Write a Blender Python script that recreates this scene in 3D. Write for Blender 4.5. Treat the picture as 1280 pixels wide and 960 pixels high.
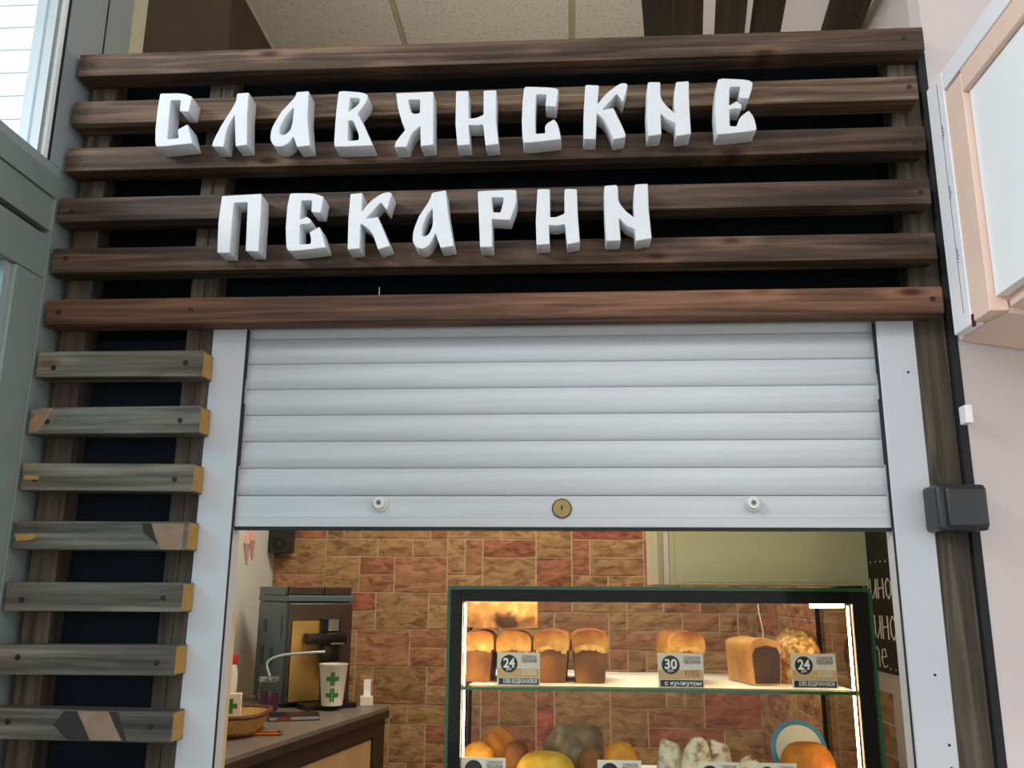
import bpy, bmesh, math, random
from mathutils import Vector, Matrix, noise

random.seed(7)
for _o in list(bpy.data.objects):
    bpy.data.objects.remove(_o, do_unlink=True)
SC = bpy.context.scene
COL = SC.collection

# ------------------------------------------------------------------ camera
YAW, PITCH, ROLL, FPX = 0.065103, 0.234181, -0.006863, 1092.9
_R = Matrix.Rotation(YAW, 3, 'Z') @ Matrix.Rotation(PITCH, 3, 'X') @ Matrix.Rotation(ROLL, 3, 'Y')
_r, _f, _u = _R.col[0], _R.col[1], _R.col[2]
cam_data = bpy.data.cameras.new('camera')
cam = bpy.data.objects.new('camera', cam_data)
COL.objects.link(cam)
cam_data.sensor_width = 36.0
cam_data.lens = FPX / 1280.0 * 36.0
cam_data.clip_start = 0.02
cam.matrix_world = Matrix(((_r.x, _u.x, -_f.x, 0.0), (_r.y, _u.y, -_f.y, -1.42), (_r.z, _u.z, -_f.z, 1.60), (0, 0, 0, 1)))
SC.camera = cam

# ------------------------------------------------------------------ world, lamps, exposure
world = bpy.data.worlds.new('world')
SC.world = world
world.use_nodes = True
_bg = world.node_tree.nodes['Background']
_bg.inputs[0].default_value = (0.945, 0.975, 1.0, 1)
_bg.inputs[1].default_value = 1.50

def area_lamp(name, loc, rot, size, size_y, power, color):
    d = bpy.data.lights.new(name, 'AREA')
    d.shape = 'RECTANGLE'; d.size = size; d.size_y = size_y
    d.energy = power; d.color = color
    o = bpy.data.objects.new(name, d)
    COL.objects.link(o)
    o.location = loc; o.rotation_euler = rot
    return o
# warm ceiling lamp of the kiosk itself, over the till, behind the shutter box
area_lamp('kiosk_ceiling_lamp', (-0.15, 1.15, 2.75), (0, 0, 0), 0.9, 0.3, 27, (1.0, 0.88, 0.74))
area_lamp('kiosk_ceiling_lamp', (-0.15, 1.15, 2.80), (math.pi, 0, 0), 0.9, 0.3, 3.2, (1.0, 0.95, 0.88))  # upward share of the same lamp, added to brighten the ceiling
# the hall's own ceiling lamp, behind and to the right of the photographer
area_lamp('hall_ceiling_lamp', (1.5, -2.9, 3.7), (math.radians(-8), 0, 0), 1.2, 0.3, 38, (1.0, 0.88, 0.80))
area_lamp('left_daylight_fill', (-2.3, -1.9, 3.1), (math.radians(62), 0, math.radians(-48)), 0.9, 0.5, 62, (0.92, 0.97, 1.0))  # unseen cool fill added at the left, stands in for window daylight

SC.view_settings.view_transform = 'Standard'
SC.view_settings.look = 'None'
SC.view_settings.exposure = -0.10
SC.view_settings.gamma = 1.0
SC.view_settings.use_curve_mapping = False
LETTERS = [  # outline rings in 0.1 mm (x, z) on the letter front plane
    ('С', [[[-7346,24788],[-6904,24779],[-6743,24704],[-6778,24396],[-6951,24420],[-6949,24642],[-7133,24636],[-7127,24241],[-7119,23859],[-6919,23880],[-6950,24050],[-6773,24154],[-6645,23770],[-7281,23712],[-7336,23757],[-7363,24057],[-7367,24497]]]),
    ('Л', [[[-5918,24741],[-5691,24753],[-5691,24334],[-5647,23709],[-5858,23688],[-5927,24314],[-6048,24018],[-6070,23681],[-6290,23700],[-6276,23808],[-6156,24103],[-5922,24562]]]),
    ('А', [[[-4823,24733],[-4592,24745],[-4586,24246],[-4508,23664],[-4742,23644],[-4817,23847],[-4912,23702],[-5057,23650],[-5177,23691],[-5245,23832],[-5223,24048],[-5069,24356],[-4837,24637]],[[-4848,24431],[-4858,24118],[-4888,23970],[-4987,23884],[-5075,23903],[-5068,24057],[-4975,24271]]]),
    ('В', [[[-4051,24716],[-3967,24729],[-3596,24685],[-3508,24620],[-3525,24496],[-3681,24269],[-3567,24066],[-3374,23634],[-4049,23623],[-4079,23669],[-4079,24081],[-4070,24421]],[[-3832,24584],[-3653,24569],[-3670,24454],[-3852,24305]],[[-3846,24136],[-3761,24133],[-3641,23854],[-3642,23748],[-3831,23738]]]),
    ('Я', [[[-3010,24651],[-2334,24660],[-2305,23619],[-2533,23596],[-2551,23990],[-2694,23857],[-2782,23588],[-2998,23594],[-2980,23699],[-2808,23937],[-2882,24076],[-2962,24355]],[[-2780,24510],[-2567,24512],[-2567,24244],[-2664,24229],[-2730,24271]]]),
    ('Н', [[[-1931,24656],[-1705,24654],[-1695,24116],[-1579,24113],[-1434,24178],[-1440,24652],[-1213,24654],[-1212,24086],[-1160,23602],[-1392,23579],[-1439,23987],[-1563,23969],[-1693,23985],[-1661,23601],[-1886,23593],[-1928,24017]]]),
    ('С', [[[-720,24688],[-673,24707],[-195,24671],[-111,24626],[-159,24284],[-345,24315],[-326,24539],[-504,24540],[-522,24150],[-518,23781],[-350,23786],[-355,23950],[-197,24054],[-124,23953],[-70,23662],[-698,23602],[-744,23644],[-759,24054],[-747,24406]]]),
    ('К', [[[357,24694],[394,24707],[599,24686],[565,24323],[717,24526],[962,24716],[1073,24716],[1105,24669],[1012,24340],[905,24509],[646,24207],[841,24242],[1046,23735],[1030,23665],[828,23630],[750,23866],[671,24032],[553,24138],[527,23645],[312,23655],[322,24166]]]),
    ('И', [[[1442,24705],[1480,24725],[1669,24714],[1660,24407],[1768,24239],[1900,24102],[1904,24461],[1940,24709],[2161,24718],[2152,24247],[2160,23698],[1902,23665],[1905,23908],[1777,23973],[1653,24099],[1655,23702],[1421,23679],[1414,24168]]]),
    ('Е', [[[2666,24736],[2758,24750],[3176,24713],[3260,24654],[3238,24521],[3174,24338],[3016,24368],[3042,24585],[2859,24575],[2832,24222],[2963,24304],[3052,24229],[3033,24148],[2929,24162],[2834,24140],[2825,23830],[2938,23820],[3002,23997],[3161,24118],[3244,23989],[3278,23766],[3256,23726],[2670,23673],[2598,23685],[2592,24131],[2616,24438]]]),
    ('П', [[[-6024,22734],[-5313,22762],[-5296,22417],[-5288,21677],[-5519,21695],[-5553,22607],[-5794,22598],[-5798,22189],[-5792,21667],[-6017,21671],[-6047,22234]]]),
    ('Е', [[[-4810,22746],[-4754,22761],[-4376,22746],[-4203,22681],[-4241,22373],[-4411,22397],[-4410,22616],[-4594,22610],[-4599,22252],[-4481,22315],[-4392,22238],[-4416,22175],[-4593,22167],[-4575,21800],[-4384,21806],[-4380,21884],[-4416,22022],[-4249,22120],[-4192,21997],[-4111,21732],[-4747,21666],[-4807,21736],[-4842,22109],[-4841,22506]]]),
    ('К', [[[-3737,22720],[-3523,22735],[-3524,22377],[-3385,22572],[-3204,22708],[-3075,22744],[-3000,22713],[-3080,22397],[-3197,22548],[-3444,22247],[-3233,22282],[-2998,21740],[-3207,21676],[-3301,21940],[-3370,22049],[-3529,22160],[-3520,21701],[-3735,21686],[-3749,22224]]]),
    ('А', [[[-2304,22710],[-2065,22750],[-2018,22343],[-1904,21718],[-2130,21684],[-2228,21957],[-2305,21765],[-2411,21670],[-2540,21692],[-2617,21810],[-2614,22004],[-2522,22276],[-2346,22568]],[[-2290,22418],[-2274,22114],[-2329,21959],[-2400,21902],[-2459,21913],[-2451,22078],[-2393,22273]]]),
    ('Р', [[[-1514,22710],[-1474,22723],[-871,22738],[-840,22694],[-852,22444],[-953,22167],[-1261,22195],[-1246,21685],[-1459,21689],[-1483,22163]],[[-1269,22593],[-1063,22593],[-1075,22486],[-1117,22312],[-1249,22324]]]),
    ('Н', [[[-485,22723],[-450,22735],[-271,22727],[-272,22210],[-171,22208],[-26,22269],[-26,22702],[3,22730],[190,22716],[202,22218],[231,21746],[12,21706],[-19,22077],[-154,22047],[-290,22065],[-277,21720],[-502,21707],[-514,22143]]]),
    ('И', [[[657,22767],[867,22779],[890,22736],[888,22465],[1011,22295],[1154,22167],[1152,22510],[1175,22780],[1395,22788],[1397,22336],[1430,21789],[1166,21745],[1157,21959],[1020,22020],[893,22164],[915,21758],[670,21754],[656,22269]]]),
]

# ------------------------------------------------------------------ helpers
def lin(h):
    h = h.lstrip('#')
    out = []
    for i in (0, 2, 4):
        c = int(h[i:i+2], 16) / 255.0
        out.append(c / 12.92 if c <= 0.04045 else ((c + 0.055) / 1.055) ** 2.4)
    return (*out, 1.0)

MATS = {}
def new_mat(name):
    m = bpy.data.materials.new(name)
    m.use_nodes = True
    nt = m.node_tree
    b = nt.nodes['Principled BSDF']
    MATS[name] = m
    return m, nt, b

def N(nt, kind, **kw):
    n = nt.nodes.new(kind)
    for k, v in kw.items():
        setattr(n, k, v)
    return n

def ramp(nt, stops):
    n = nt.nodes.new('ShaderNodeValToRGB')
    e = n.color_ramp.elements
    while len(e) < len(stops):
        e.new(0.5)
    for el, (p, c) in zip(e, stops):
        el.position = p; el.color = c
    return n

def plain(name, color, rough=0.5, metal=0.0, var=0.12, scale=12.0, bump=0.0, bump_scale=80.0, spec=0.5):
    m, nt, b = new_mat(name)
    c = lin(color)
    tc = N(nt, 'ShaderNodeTexCoord')
    nz = N(nt, 'ShaderNodeTexNoise')
    nz.inputs['Scale'].default_value = scale; nz.inputs['Detail'].default_value = 4
    nt.links.new(tc.outputs['Object'], nz.inputs['Vector'])
    lo = tuple(x * (1 - var) for x in c[:3]) + (1,)
    hi = tuple(min(1, x * (1 + var)) for x in c[:3]) + (1,)
    r = ramp(nt, [(0.3, lo), (0.7, hi)])
    nt.links.new(nz.outputs['Fac'], r.inputs['Fac'])
    nt.links.new(r.outputs['Color'], b.inputs['Base Color'])
    b.inputs['Roughness'].default_value = rough
    b.inputs['Metallic'].default_value = metal
    b.inputs['Specular IOR Level'].default_value = spec
    if bump:
        n2 = N(nt, 'ShaderNodeTexNoise')
        n2.inputs['Scale'].default_value = bump_scale; n2.inputs['Detail'].default_value = 5
        nt.links.new(tc.outputs['Object'], n2.inputs['Vector'])
        bp = N(nt, 'ShaderNodeBump')
        bp.inputs['Strength'].default_value = bump; bp.inputs['Distance'].default_value = 0.004
        nt.links.new(n2.outputs['Fac'], bp.inputs['Height'])
        nt.links.new(bp.outputs['Normal'], b.inputs['Normal'])
    return m

def wood(name, dark, mid, light, axis=0, rough=0.7, knots=True, grain=1.0):
    """grain runs along the given axis (0 x, 2 z); every object gets its own stretch of timber"""
    m, nt, b = new_mat(name)
    tc = N(nt, 'ShaderNodeTexCoord'); oi = N(nt, 'ShaderNodeObjectInfo')
    mul = N(nt, 'ShaderNodeMath', operation='MULTIPLY'); mul.inputs[1].default_value = 37.0
    nt.links.new(oi.outputs['Random'], mul.inputs[0])
    add = N(nt, 'ShaderNodeVectorMath', operation='ADD')
    nt.links.new(tc.outputs['Object'], add.inputs[0]); nt.links.new(mul.outputs[0], add.inputs[1])
    def stretched(along, across, flat=False):
        mp = N(nt, 'ShaderNodeMapping')
        s = [across] * 3; s[axis] = along
        if flat: s[1] = 0.0
        mp.inputs['Scale'].default_value = s
        nt.links.new(add.outputs[0], mp.inputs['Vector'])
        return mp
    # knots bend the grain
    kn = N(nt, 'ShaderNodeTexVoronoi'); kn.inputs['Scale'].default_value = 1.0
    nt.links.new(stretched(5.0, 15.0, True).outputs[0], kn.inputs['Vector'])
    kr = ramp(nt, [(0.10, (1, 1, 1, 1)), (0.34, (0, 0, 0, 1))])
    nt.links.new(kn.outputs['Distance'], kr.inputs['Fac'])
    g = N(nt, 'ShaderNodeTexNoise'); g.inputs['Scale'].default_value = 1.0; g.inputs['Detail'].default_value = 6
    g.inputs['Distortion'].default_value = 0.6
    nt.links.new(stretched(3.0, 75.0 * grain).outputs[0], g.inputs['Vector'])
    cr = ramp(nt, [(0.30, lin(dark)), (0.5, lin(mid)), (0.72, lin(light))])
    gm = N(nt, 'ShaderNodeMath', operation='ADD')
    km = N(nt, 'ShaderNodeMath', operation='MULTIPLY'); km.inputs[1].default_value = 0.22 if knots else 0.0
    nt.links.new(kr.outputs['Color'], km.inputs[0])
    nt.links.new(g.outputs['Fac'], gm.inputs[0]); nt.links.new(km.outputs[0], gm.inputs[1])
    nt.links.new(gm.outputs[0], cr.inputs['Fac'])
    blot = N(nt, 'ShaderNodeTexNoise'); blot.inputs['Scale'].default_value = 1.0; blot.inputs['Detail'].default_value = 3
    nt.links.new(stretched(2.5, 9.0).outputs[0], blot.inputs['Vector'])
    br = ramp(nt, [(0.32, (0.55, 0.52, 0.5, 1)), (0.68, (1.2, 1.18, 1.15, 1))])
    nt.links.new(blot.outputs['Fac'], br.inputs['Fac'])
    mx = N(nt, 'ShaderNodeMix', data_type='RGBA', blend_type='MULTIPLY'); mx.inputs['Factor'].default_value = 0.8
    nt.links.new(cr.outputs['Color'], mx.inputs['A']); nt.links.new(br.outputs['Color'], mx.inputs['B'])
    # dark heart of a knot
    k2 = ramp(nt, [(0.06, (0.22, 0.17, 0.14, 1)), (0.11, (0.75, 0.6, 0.5, 1)), (0.17, (1, 1, 1, 1))])
    nt.links.new(kn.outputs['Distance'], k2.inputs['Fac'])
    mx2 = N(nt, 'ShaderNodeMix', data_type='RGBA', blend_type='MULTIPLY'); mx2.inputs['Factor'].default_value = 1.0 if knots else 0.0
    nt.links.new(mx.outputs['Result'], mx2.inputs['A']); nt.links.new(k2.outputs['Color'], mx2.inputs['B'])
    tone = ramp(nt, [(0.0, (0.80, 0.82, 0.86, 1)), (0.35, (1.15, 1.02, 0.92, 1)), (0.65, (1.0, 1.0, 1.0, 1)), (1.0, (1.30, 1.22, 1.12, 1))])
    nt.links.new(oi.outputs['Random'], tone.inputs['Fac'])
    mx3 = N(nt, 'ShaderNodeMix', data_type='RGBA', blend_type='MULTIPLY'); mx3.inputs['Factor'].default_value = 1.0
    nt.links.new(mx2.outputs['Result'], mx3.inputs['A']); nt.links.new(tone.outputs['Color'], mx3.inputs['B'])
    nt.links.new(mx3.outputs['Result'], b.inputs['Base Color'])
    b.inputs['Roughness'].default_value = rough
    b.inputs['Specular IOR Level'].default_value = 0.3
    bp = N(nt, 'ShaderNodeBump'); bp.inputs['Strength'].default_value = 0.35; bp.inputs['Distance'].default_value = 0.002
    nt.links.new(g.outputs['Fac'], bp.inputs['Height']); nt.links.new(bp.outputs['Normal'], b.inputs['Normal'])
    return m

def glass(name, tint=(0.95, 1, 0.97, 1), r0=0.04, power=5.0, rough=0.0):
    """clear pane: transparent, with a mirror share that grows towards grazing angles"""
    m = bpy.data.materials.new(name); m.use_nodes = True
    nt = m.node_tree; nt.nodes.clear()
    out = N(nt, 'ShaderNodeOutputMaterial'); t = N(nt, 'ShaderNodeBsdfTransparent'); g = N(nt, 'ShaderNodeBsdfGlossy')
    t.inputs[0].default_value = tint; g.inputs['Roughness'].default_value = rough
    lw = N(nt, 'ShaderNodeLayerWeight'); lw.inputs[0].default_value = 0.5
    pw = N(nt, 'ShaderNodeMath', operation='POWER'); pw.inputs[1].default_value = power
    ma = N(nt, 'ShaderNodeMath', operation='MULTIPLY_ADD'); ma.inputs[1].default_value = 1 - r0; ma.inputs[2].default_value = r0
    nt.links.new(lw.outputs['Facing'], pw.inputs[0]); nt.links.new(pw.outputs[0], ma.inputs[0])
    mix = N(nt, 'ShaderNodeMixShader')
    nt.links.new(ma.outputs[0], mix.inputs[0]); nt.links.new(t.outputs[0], mix.inputs[1]); nt.links.new(g.outputs[0], mix.inputs[2])
    nt.links.new(mix.outputs[0], out.inputs[0])
    MATS[name] = m
    return m

def emit(name, color, strength):
    m, nt, b = new_mat(name)
    b.inputs['Base Color'].default_value = lin(color)
    b.inputs['Emission Color'].default_value = lin(color)
    b.inputs['Emission Strength'].default_value = strength
    return m

class Geo:
    def __init__(s):
        s.v = []; s.f = []; s.m = []; s.cur = 0
    def poly(s, pts):
        b = len(s.v); s.v += [tuple(p) for p in pts]
        s.f.append(tuple(range(b, b + len(pts)))); s.m.append(s.cur)
        return s
    def box(s, x0, x1, y0, y1, z0, z1):
        b = len(s.v)
        s.v += [(x0, y0, z0), (x1, y0, z0), (x1, y1, z0), (x0, y1, z0), (x0, y0, z1), (x1, y0, z1), (x1, y1, z1), (x0, y1, z1)]
        for q in ((0, 3, 2, 1), (4, 5, 6, 7), (0, 1, 5, 4), (1, 2, 6, 5), (2, 3, 7, 6), (3, 0, 4, 7)):
            s.f.append(tuple(b + i for i in q)); s.m.append(s.cur)
        return s
    def prism(s, pts, z0, z1):
        """vertical prism over a counter-clockwise plan outline"""
        b = len(s.v); n = len(pts)
        s.v += [(p[0], p[1], z0) for p in pts] + [(p[0], p[1], z1) for p in pts]
        s.f.append(tuple(b + i for i in reversed(range(n)))); s.m.append(s.cur)
        s.f.append(tuple(b + n + i for i in range(n))); s.m.append(s.cur)
        for i in range(n):
            j = (i + 1) % n
            s.f.append((b + i, b + j, b + n + j, b + n + i)); s.m.append(s.cur)
        return s
    def rings(s, rings, closed_ends=True):
        """skin a list of equally long closed rings"""
        b = len(s.v); n = len(rings[0])
        for r in rings: s.v += [tuple(p) for p in r]
        for k in range(len(rings) - 1):
            for i in range(n):
                j = (i + 1) % n
                s.f.append((b + k*n + i, b + k*n + j, b + (k+1)*n + j, b + (k+1)*n + i)); s.m.append(s.cur)
        if closed_ends:
            s.f.append(tuple(b + i for i in reversed(range(n)))); s.m.append(s.cur)
            s.f.append(tuple(b + (len(rings)-1)*n + i for i in range(n))); s.m.append(s.cur)
        return s
    def lathe(s, prof, n=24, cx=0, cy=0, cz=0):
        rr = [[(cx + r*math.cos(2*math.pi*i/n), cy + r*math.sin(2*math.pi*i/n), cz + z) for i in range(n)] for r, z in prof]
        return s.rings(rr)
    def disc_y(s, cx, cz, r, y0, y1, n=20):
        """cylinder with its axis along y, front at y0"""
        a = [(cx + r*math.cos(2*math.pi*i/n), y0, cz + r*math.sin(2*math.pi*i/n)) for i in range(n)]
        c = [(p[0], y1, p[2]) for p in a]
        return s.rings([c, a][::-1])
    def tube(s, pts, r, n=8):
        rr = []
        pts = [Vector(p) for p in pts]
        for i, p in enumerate(pts):
            d = (pts[min(i+1, len(pts)-1)] - pts[max(i-1, 0)]).normalized()
            a = d.orthogonal().normalized() if i == 0 else (rr_a - d * rr_a.dot(d)).normalized()
            rr_a = a
            bb = d.cross(a)
            rad = r[i] if isinstance(r, (list, tuple)) else r
            rr.append([p + rad*(math.cos(2*math.pi*k/n)*a + math.sin(2*math.pi*k/n)*bb) for k in range(n)])
        return s.rings(rr)
    def mesh(s, name, mats, origin=(0, 0, 0), bevel=0.0, seg=2, smooth=False):
        me = bpy.data.meshes.new(name)
        o = origin
        me.from_pydata([(a-o[0], b-o[1], c-o[2]) for a, b, c in s.v], [], s.f)
        for m in (mats if isinstance(mats, (list, tuple)) else [mats]):
            me.materials.append(MATS[m])
        for p, k in zip(me.polygons, s.m):
            p.material_index = k
        bm = bmesh.new(); bm.from_mesh(me)
        bmesh.ops.recalc_face_normals(bm, faces=bm.faces)
        if bevel:
            bmesh.ops.bevel(bm, geom=list(bm.edges), offset=bevel, segments=seg, profile=0.6, affect='EDGES', clamp_overlap=True)
        bm.to_mesh(me); bm.free()
        if smooth:
            for p in me.polygons: p.use_smooth = True
            try: me.set_sharp_from_angle(angle=math.radians(40))
            except Exception: pass
        return me
    def obj(s, name, mats, parent=None, origin=None, **kw):
        """world-space shape; parent, if any, is an unrotated empty"""
        if origin is None:
            xs = [p[0] for p in s.v]; ys = [p[1] for p in s.v]; zs = [p[2] for p in s.v]
            origin = ((min(xs)+max(xs))/2, (min(ys)+max(ys))/2, min(zs))
        me = s.mesh(name, mats, origin, **kw)
        o = bpy.data.objects.new(name, me); COL.objects.link(o)
        o.location = origin
        if parent is not None:
            o.parent = parent
            o.location = Vector(origin) - wloc(parent)
        return o
    def part(s, name, mats, parent, **kw):
        """shape given in the parent's own axes"""
        me = s.mesh(name, mats, **kw)
        o = bpy.data.objects.new(name, me); COL.objects.link(o); o.parent = parent
        return o

def wloc(o):
    v = Vector((0, 0, 0))
    while o is not None:
        v = v + Vector(o.location); o = o.parent
    return v

def tag(o, label, cat, group=None):
    o['label'] = label; o['category'] = cat
    if group: o['group'] = group
    return o
def struct(o, label=None):
    o['kind'] = 'structure'
    if label: o['label'] = label
    return o
def thing(name, loc, label, cat, group=None, rz=0.0):
    o = bpy.data.objects.new(name, None); COL.objects.link(o)
    o.empty_display_size = 0.05
    o.location = loc; o.rotation_euler = (0, 0, rz)
    return tag(o, label, cat, group)
def rename_child(o, label):
    o['label'] = label
    return o

def text_geo(string, size, bold=0.0, align='CENTER'):
    cu = bpy.data.curves.new('lettering', 'FONT')
    cu.body = string; cu.size = size; cu.align_x = align; cu.align_y = 'CENTER'
    cu.offset = bold; cu.fill_mode = 'BOTH'; cu.extrude = 0.00015; cu.resolution_u = 3
    o = bpy.data.objects.new('lettering', cu); COL.objects.link(o)
    bpy.context.view_layer.update()
    dg = bpy.context.evaluated_depsgraph_get()
    me = bpy.data.meshes.new_from_object(o.evaluated_get(dg))
    bpy.data.objects.remove(o, do_unlink=True)
    return me
def text_part(name, string, size, mat, parent, x, y, z, bold=0.0, width=None):
    """flat print facing the parent's -y side; squeezed or stretched to the width asked for"""
    me = text_geo(string, size, bold)
    if len(me.vertices) and width:
        xs = [v.co.x for v in me.vertices]; k = width / (max(xs) - min(xs))
        for v in me.vertices: v.co.x *= k
    me.transform(Matrix.Rotation(math.pi/2, 4, 'X'))
    me.materials.clear(); me.materials.append(MATS[mat])
    o = bpy.data.objects.new(name, me); COL.objects.link(o); o.parent = parent
    o.location = (x, y, z)
    return o

# ------------------------------------------------------------------ materials
wood('wood_brown', '#29201a', '#473930', '#6b5749')
wood('wood_reddish', '#35241b', '#5b4132', '#7f5e49')
wood('wood_tan', '#352a22', '#5a4a3b', '#80705c')
wood('wood_brown_upright', '#352d27', '#4a423b', '#5f564d', axis=2, knots=False)
wood('wood_grey', '#423d38', '#625d56', '#827c73')
wood('wood_post', '#25211b', '#453f35', '#6a6355', axis=2, knots=False, grain=0.7)
wood('wood_beam', '#1d1916', '#2c2622', '#40372f', axis=1, knots=False)
plain('wood_cut_end', '#a8823f', 0.75, var=0.12, scale=60)
plain('wood_bare', '#8d6f5a', 0.75, var=0.2, scale=40)
plain('wood_burnt', '#2a2320', 0.8, var=0.3, scale=50)
plain('screw_dark', '#0c0a09', 0.6)
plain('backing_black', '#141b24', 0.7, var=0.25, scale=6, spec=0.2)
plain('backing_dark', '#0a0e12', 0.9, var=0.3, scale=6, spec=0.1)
plain('foam_white', '#d2d4d8', 0.85, var=0.03, scale=30, bump=0.25, bump_scale=260)
plain('shutter_white', '#bdbfc2', 0.33, var=0.09, scale=7)
def streak(name):
    nt = MATS[name].node_tree; nz = [n for n in nt.nodes if n.type == 'TEX_NOISE'][0]
    tc = [n for n in nt.nodes if n.type == 'TEX_COORD'][0]
    mp = N(nt, 'ShaderNodeMapping'); mp.inputs['Scale'].default_value = (0.35, 1, 9)
    nt.links.new(tc.outputs['Object'], mp.inputs['Vector']); nt.links.new(mp.outputs[0], nz.inputs['Vector'])
streak('shutter_white')
plain('guide_white', '#bfc1c5', 0.42, var=0.04, scale=7)
plain('brush_black', '#23252a', 0.9)
plain('rubber_black', '#101012', 0.6)
plain('brass', '#8f7a50', 0.4, metal=0.8, var=0.15, scale=90)
plain('knob_white', '#d3d4d0', 0.35)
plain('plastic_black', '#26272a', 0.4)
plain('wall_white', '#cfc5c3', 0.9, var=0.03, scale=3, bump=0.1)
plain('wall_pale', '#d6dcd2', 0.85, var=0.03, scale=3)
plain('ceiling_white', '#f0eeee', 0.9, var=0.02)
plain('wall_dark_brown', '#4a3f2c', 0.85, var=0.15, scale=4)
plain('trim_beige', '#c9c3a4', 0.7, var=0.05)
plain('aluminium_grey', '#8a9490', 0.45, metal=0.15, var=0.06, scale=5)
plain('aluminium_light', '#9aa2a5', 0.45, metal=0.1, var=0.05, scale=5)
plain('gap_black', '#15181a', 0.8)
plain('siding_white', '#f6fafb', 0.7, var=0.03)
plain('floor_grey', '#8c8780', 0.6, var=0.1, scale=3)
plain('frame_white', '#efecef', 0.5, var=0.03)
plain('frame_pink', '#ecccba', 0.6, var=0.03)
plain('panel_white', '#f4f4f6', 0.45, var=0.02)
plain('ink', '#3a2f40', 0.8)
plain('mark_red', '#5a1420', 0.6)
plain('mortar', '#cbb08c', 0.9, var=0.08, scale=40)
plain('case_frame', '#10241c', 0.35, var=0.2)
plain('case_dark', '#0b0e0c', 0.5, spec=0.15)
plain('glass_edge', '#0f5a33', 0.2, var=0.2)
plain('paper_white', '#efe8d8', 0.8, var=0.04, scale=14)
plain('card_cream', '#e2d9c8', 0.6, var=0.02)
plain('card_tan', '#d2ae7a', 0.6, var=0.05)
plain('card_black', '#24211f', 0.6)
plain('print_orange', '#a8672f', 0.6)
plain('print_white', '#f4f2ee', 0.6)
plain('print_grey', '#6b655e', 0.6)
plain('cabinet_green', '#d3dcb4', 0.3, var=0.05, scale=5)
plain('board_black', '#1b211e', 0.7, var=0.15)
plain('chalk', '#e9e6da', 0.9, var=0.1, scale=120)
plain('chalk_red', '#d7a59a', 0.9, var=0.15, scale=20)
plain('machine_grey', '#4d6168', 0.35, var=0.08)
plain('machine_reflection', '#2a393f', 0.4)
plain('machine_brown', '#3e3027', 0.3, var=0.08)
plain('machine_brass', '#b2904f', 0.32, metal=0.55, var=0.08)
plain('machine_black', '#131212', 0.3)
plain('steel', '#b9b9b4', 0.25, metal=0.9)
plain('hose', '#aeb8b6', 0.4)
plain('cup_white', '#e6e2d2', 0.6, var=0.03)
plain('cross_green', '#3d7a33', 0.6, var=0.1)
plain('cap_red', '#c8323a', 0.4)
plain('bottle_white', '#ded6c6', 0.4)
plain('jam_purple', '#53203d', 0.3, var=0.3, scale=60)
plain('wicker', '#b98f4c', 0.75, var=0.25, scale=120, bump=0.6, bump_scale=160)
plain('wicker_rim', '#5a3318', 0.7, var=0.25, scale=100)
plain('worktop', '#6f655a', 0.4, var=0.1, scale=8)
plain('worktop_edge', '#33271f', 0.45, var=0.15)
plain('counter_door', '#c3a173', 0.55, var=0.08, scale=8)
plain('pencil_orange', '#c0622e', 0.5)
plain('book_red', '#8c3a2c', 0.6)
plain('plank_pale', '#c2ab84', 0.7, var=0.12, scale=14)
plain('plate_blue', '#3f93b8', 0.3, var=0.05)
plain('plate_cream', '#e6e2cf', 0.3, var=0.03)
plain('bag_film', '#857659', 0.3, var=0.5, scale=40, bump=0.6, bump_scale=60)
glass('pane_clear', tint=(0.985, 1, 0.99, 1), r0=0.006)
glass('pane_case_side', tint=(0.97, 1, 0.98, 1), r0=0.04, power=1.9)
glass('pane_window', tint=(0.96, 0.99, 1, 1), r0=0.02)
glass('pane_door', tint=(0.30, 0.52, 0.54, 1), r0=0.05)
glass('jar_glass', tint=(0.94, 0.96, 0.96, 1), r0=0.03)
emit('lamp_warm', '#ffd9a0', 40.0)

def bread_mat(name, c0, c1, c2, scale=14, flour=0.0):
    m, nt, b = new_mat(name)
    tc = N(nt, 'ShaderNodeTexCoord'); oi = N(nt, 'ShaderNodeObjectInfo')
    add = N(nt, 'ShaderNodeVectorMath', operation='ADD')
    nt.links.new(tc.outputs['Object'], add.inputs[0]); nt.links.new(oi.outputs['Random'], add.inputs[1])
    nz = N(nt, 'ShaderNodeTexNoise'); nz.inputs['Scale'].default_value = scale; nz.inputs['Detail'].default_value = 8
    nt.links.new(add.outputs[0], nz.inputs['Vector'])
    r = ramp(nt, [(0.32, lin(c0)), (0.5, lin(c1)), (0.68, lin(c2))])
    nt.links.new(nz.outputs['Fac'], r.inputs['Fac']); nt.links.new(r.outputs['Color'], b.inputs['Base Color'])
    b.inputs['Roughness'].default_value = 0.6; b.inputs['Specular IOR Level'].default_value = 0.3
    n2 = N(nt, 'ShaderNodeTexNoise'); n2.inputs['Scale'].default_value = 170; n2.inputs['Detail'].default_value = 4
    nt.links.new(add.outputs[0], n2.inputs['Vector'])
    bp = N(nt, 'ShaderNodeBump'); bp.inputs['Strength'].default_value = 0.4; bp.inputs['Distance'].default_value = 0.003
    nt.links.new(n2.outputs['Fac'], bp.inputs['Height']); nt.links.new(bp.outputs['Normal'], b.inputs['Normal'])
    return m
bread_mat('bread_side', '#5d3a1c', '#80522a', '#a06c36')
bread_mat('bread_top', '#96602a', '#c48f42', '#dcae62')
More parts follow.
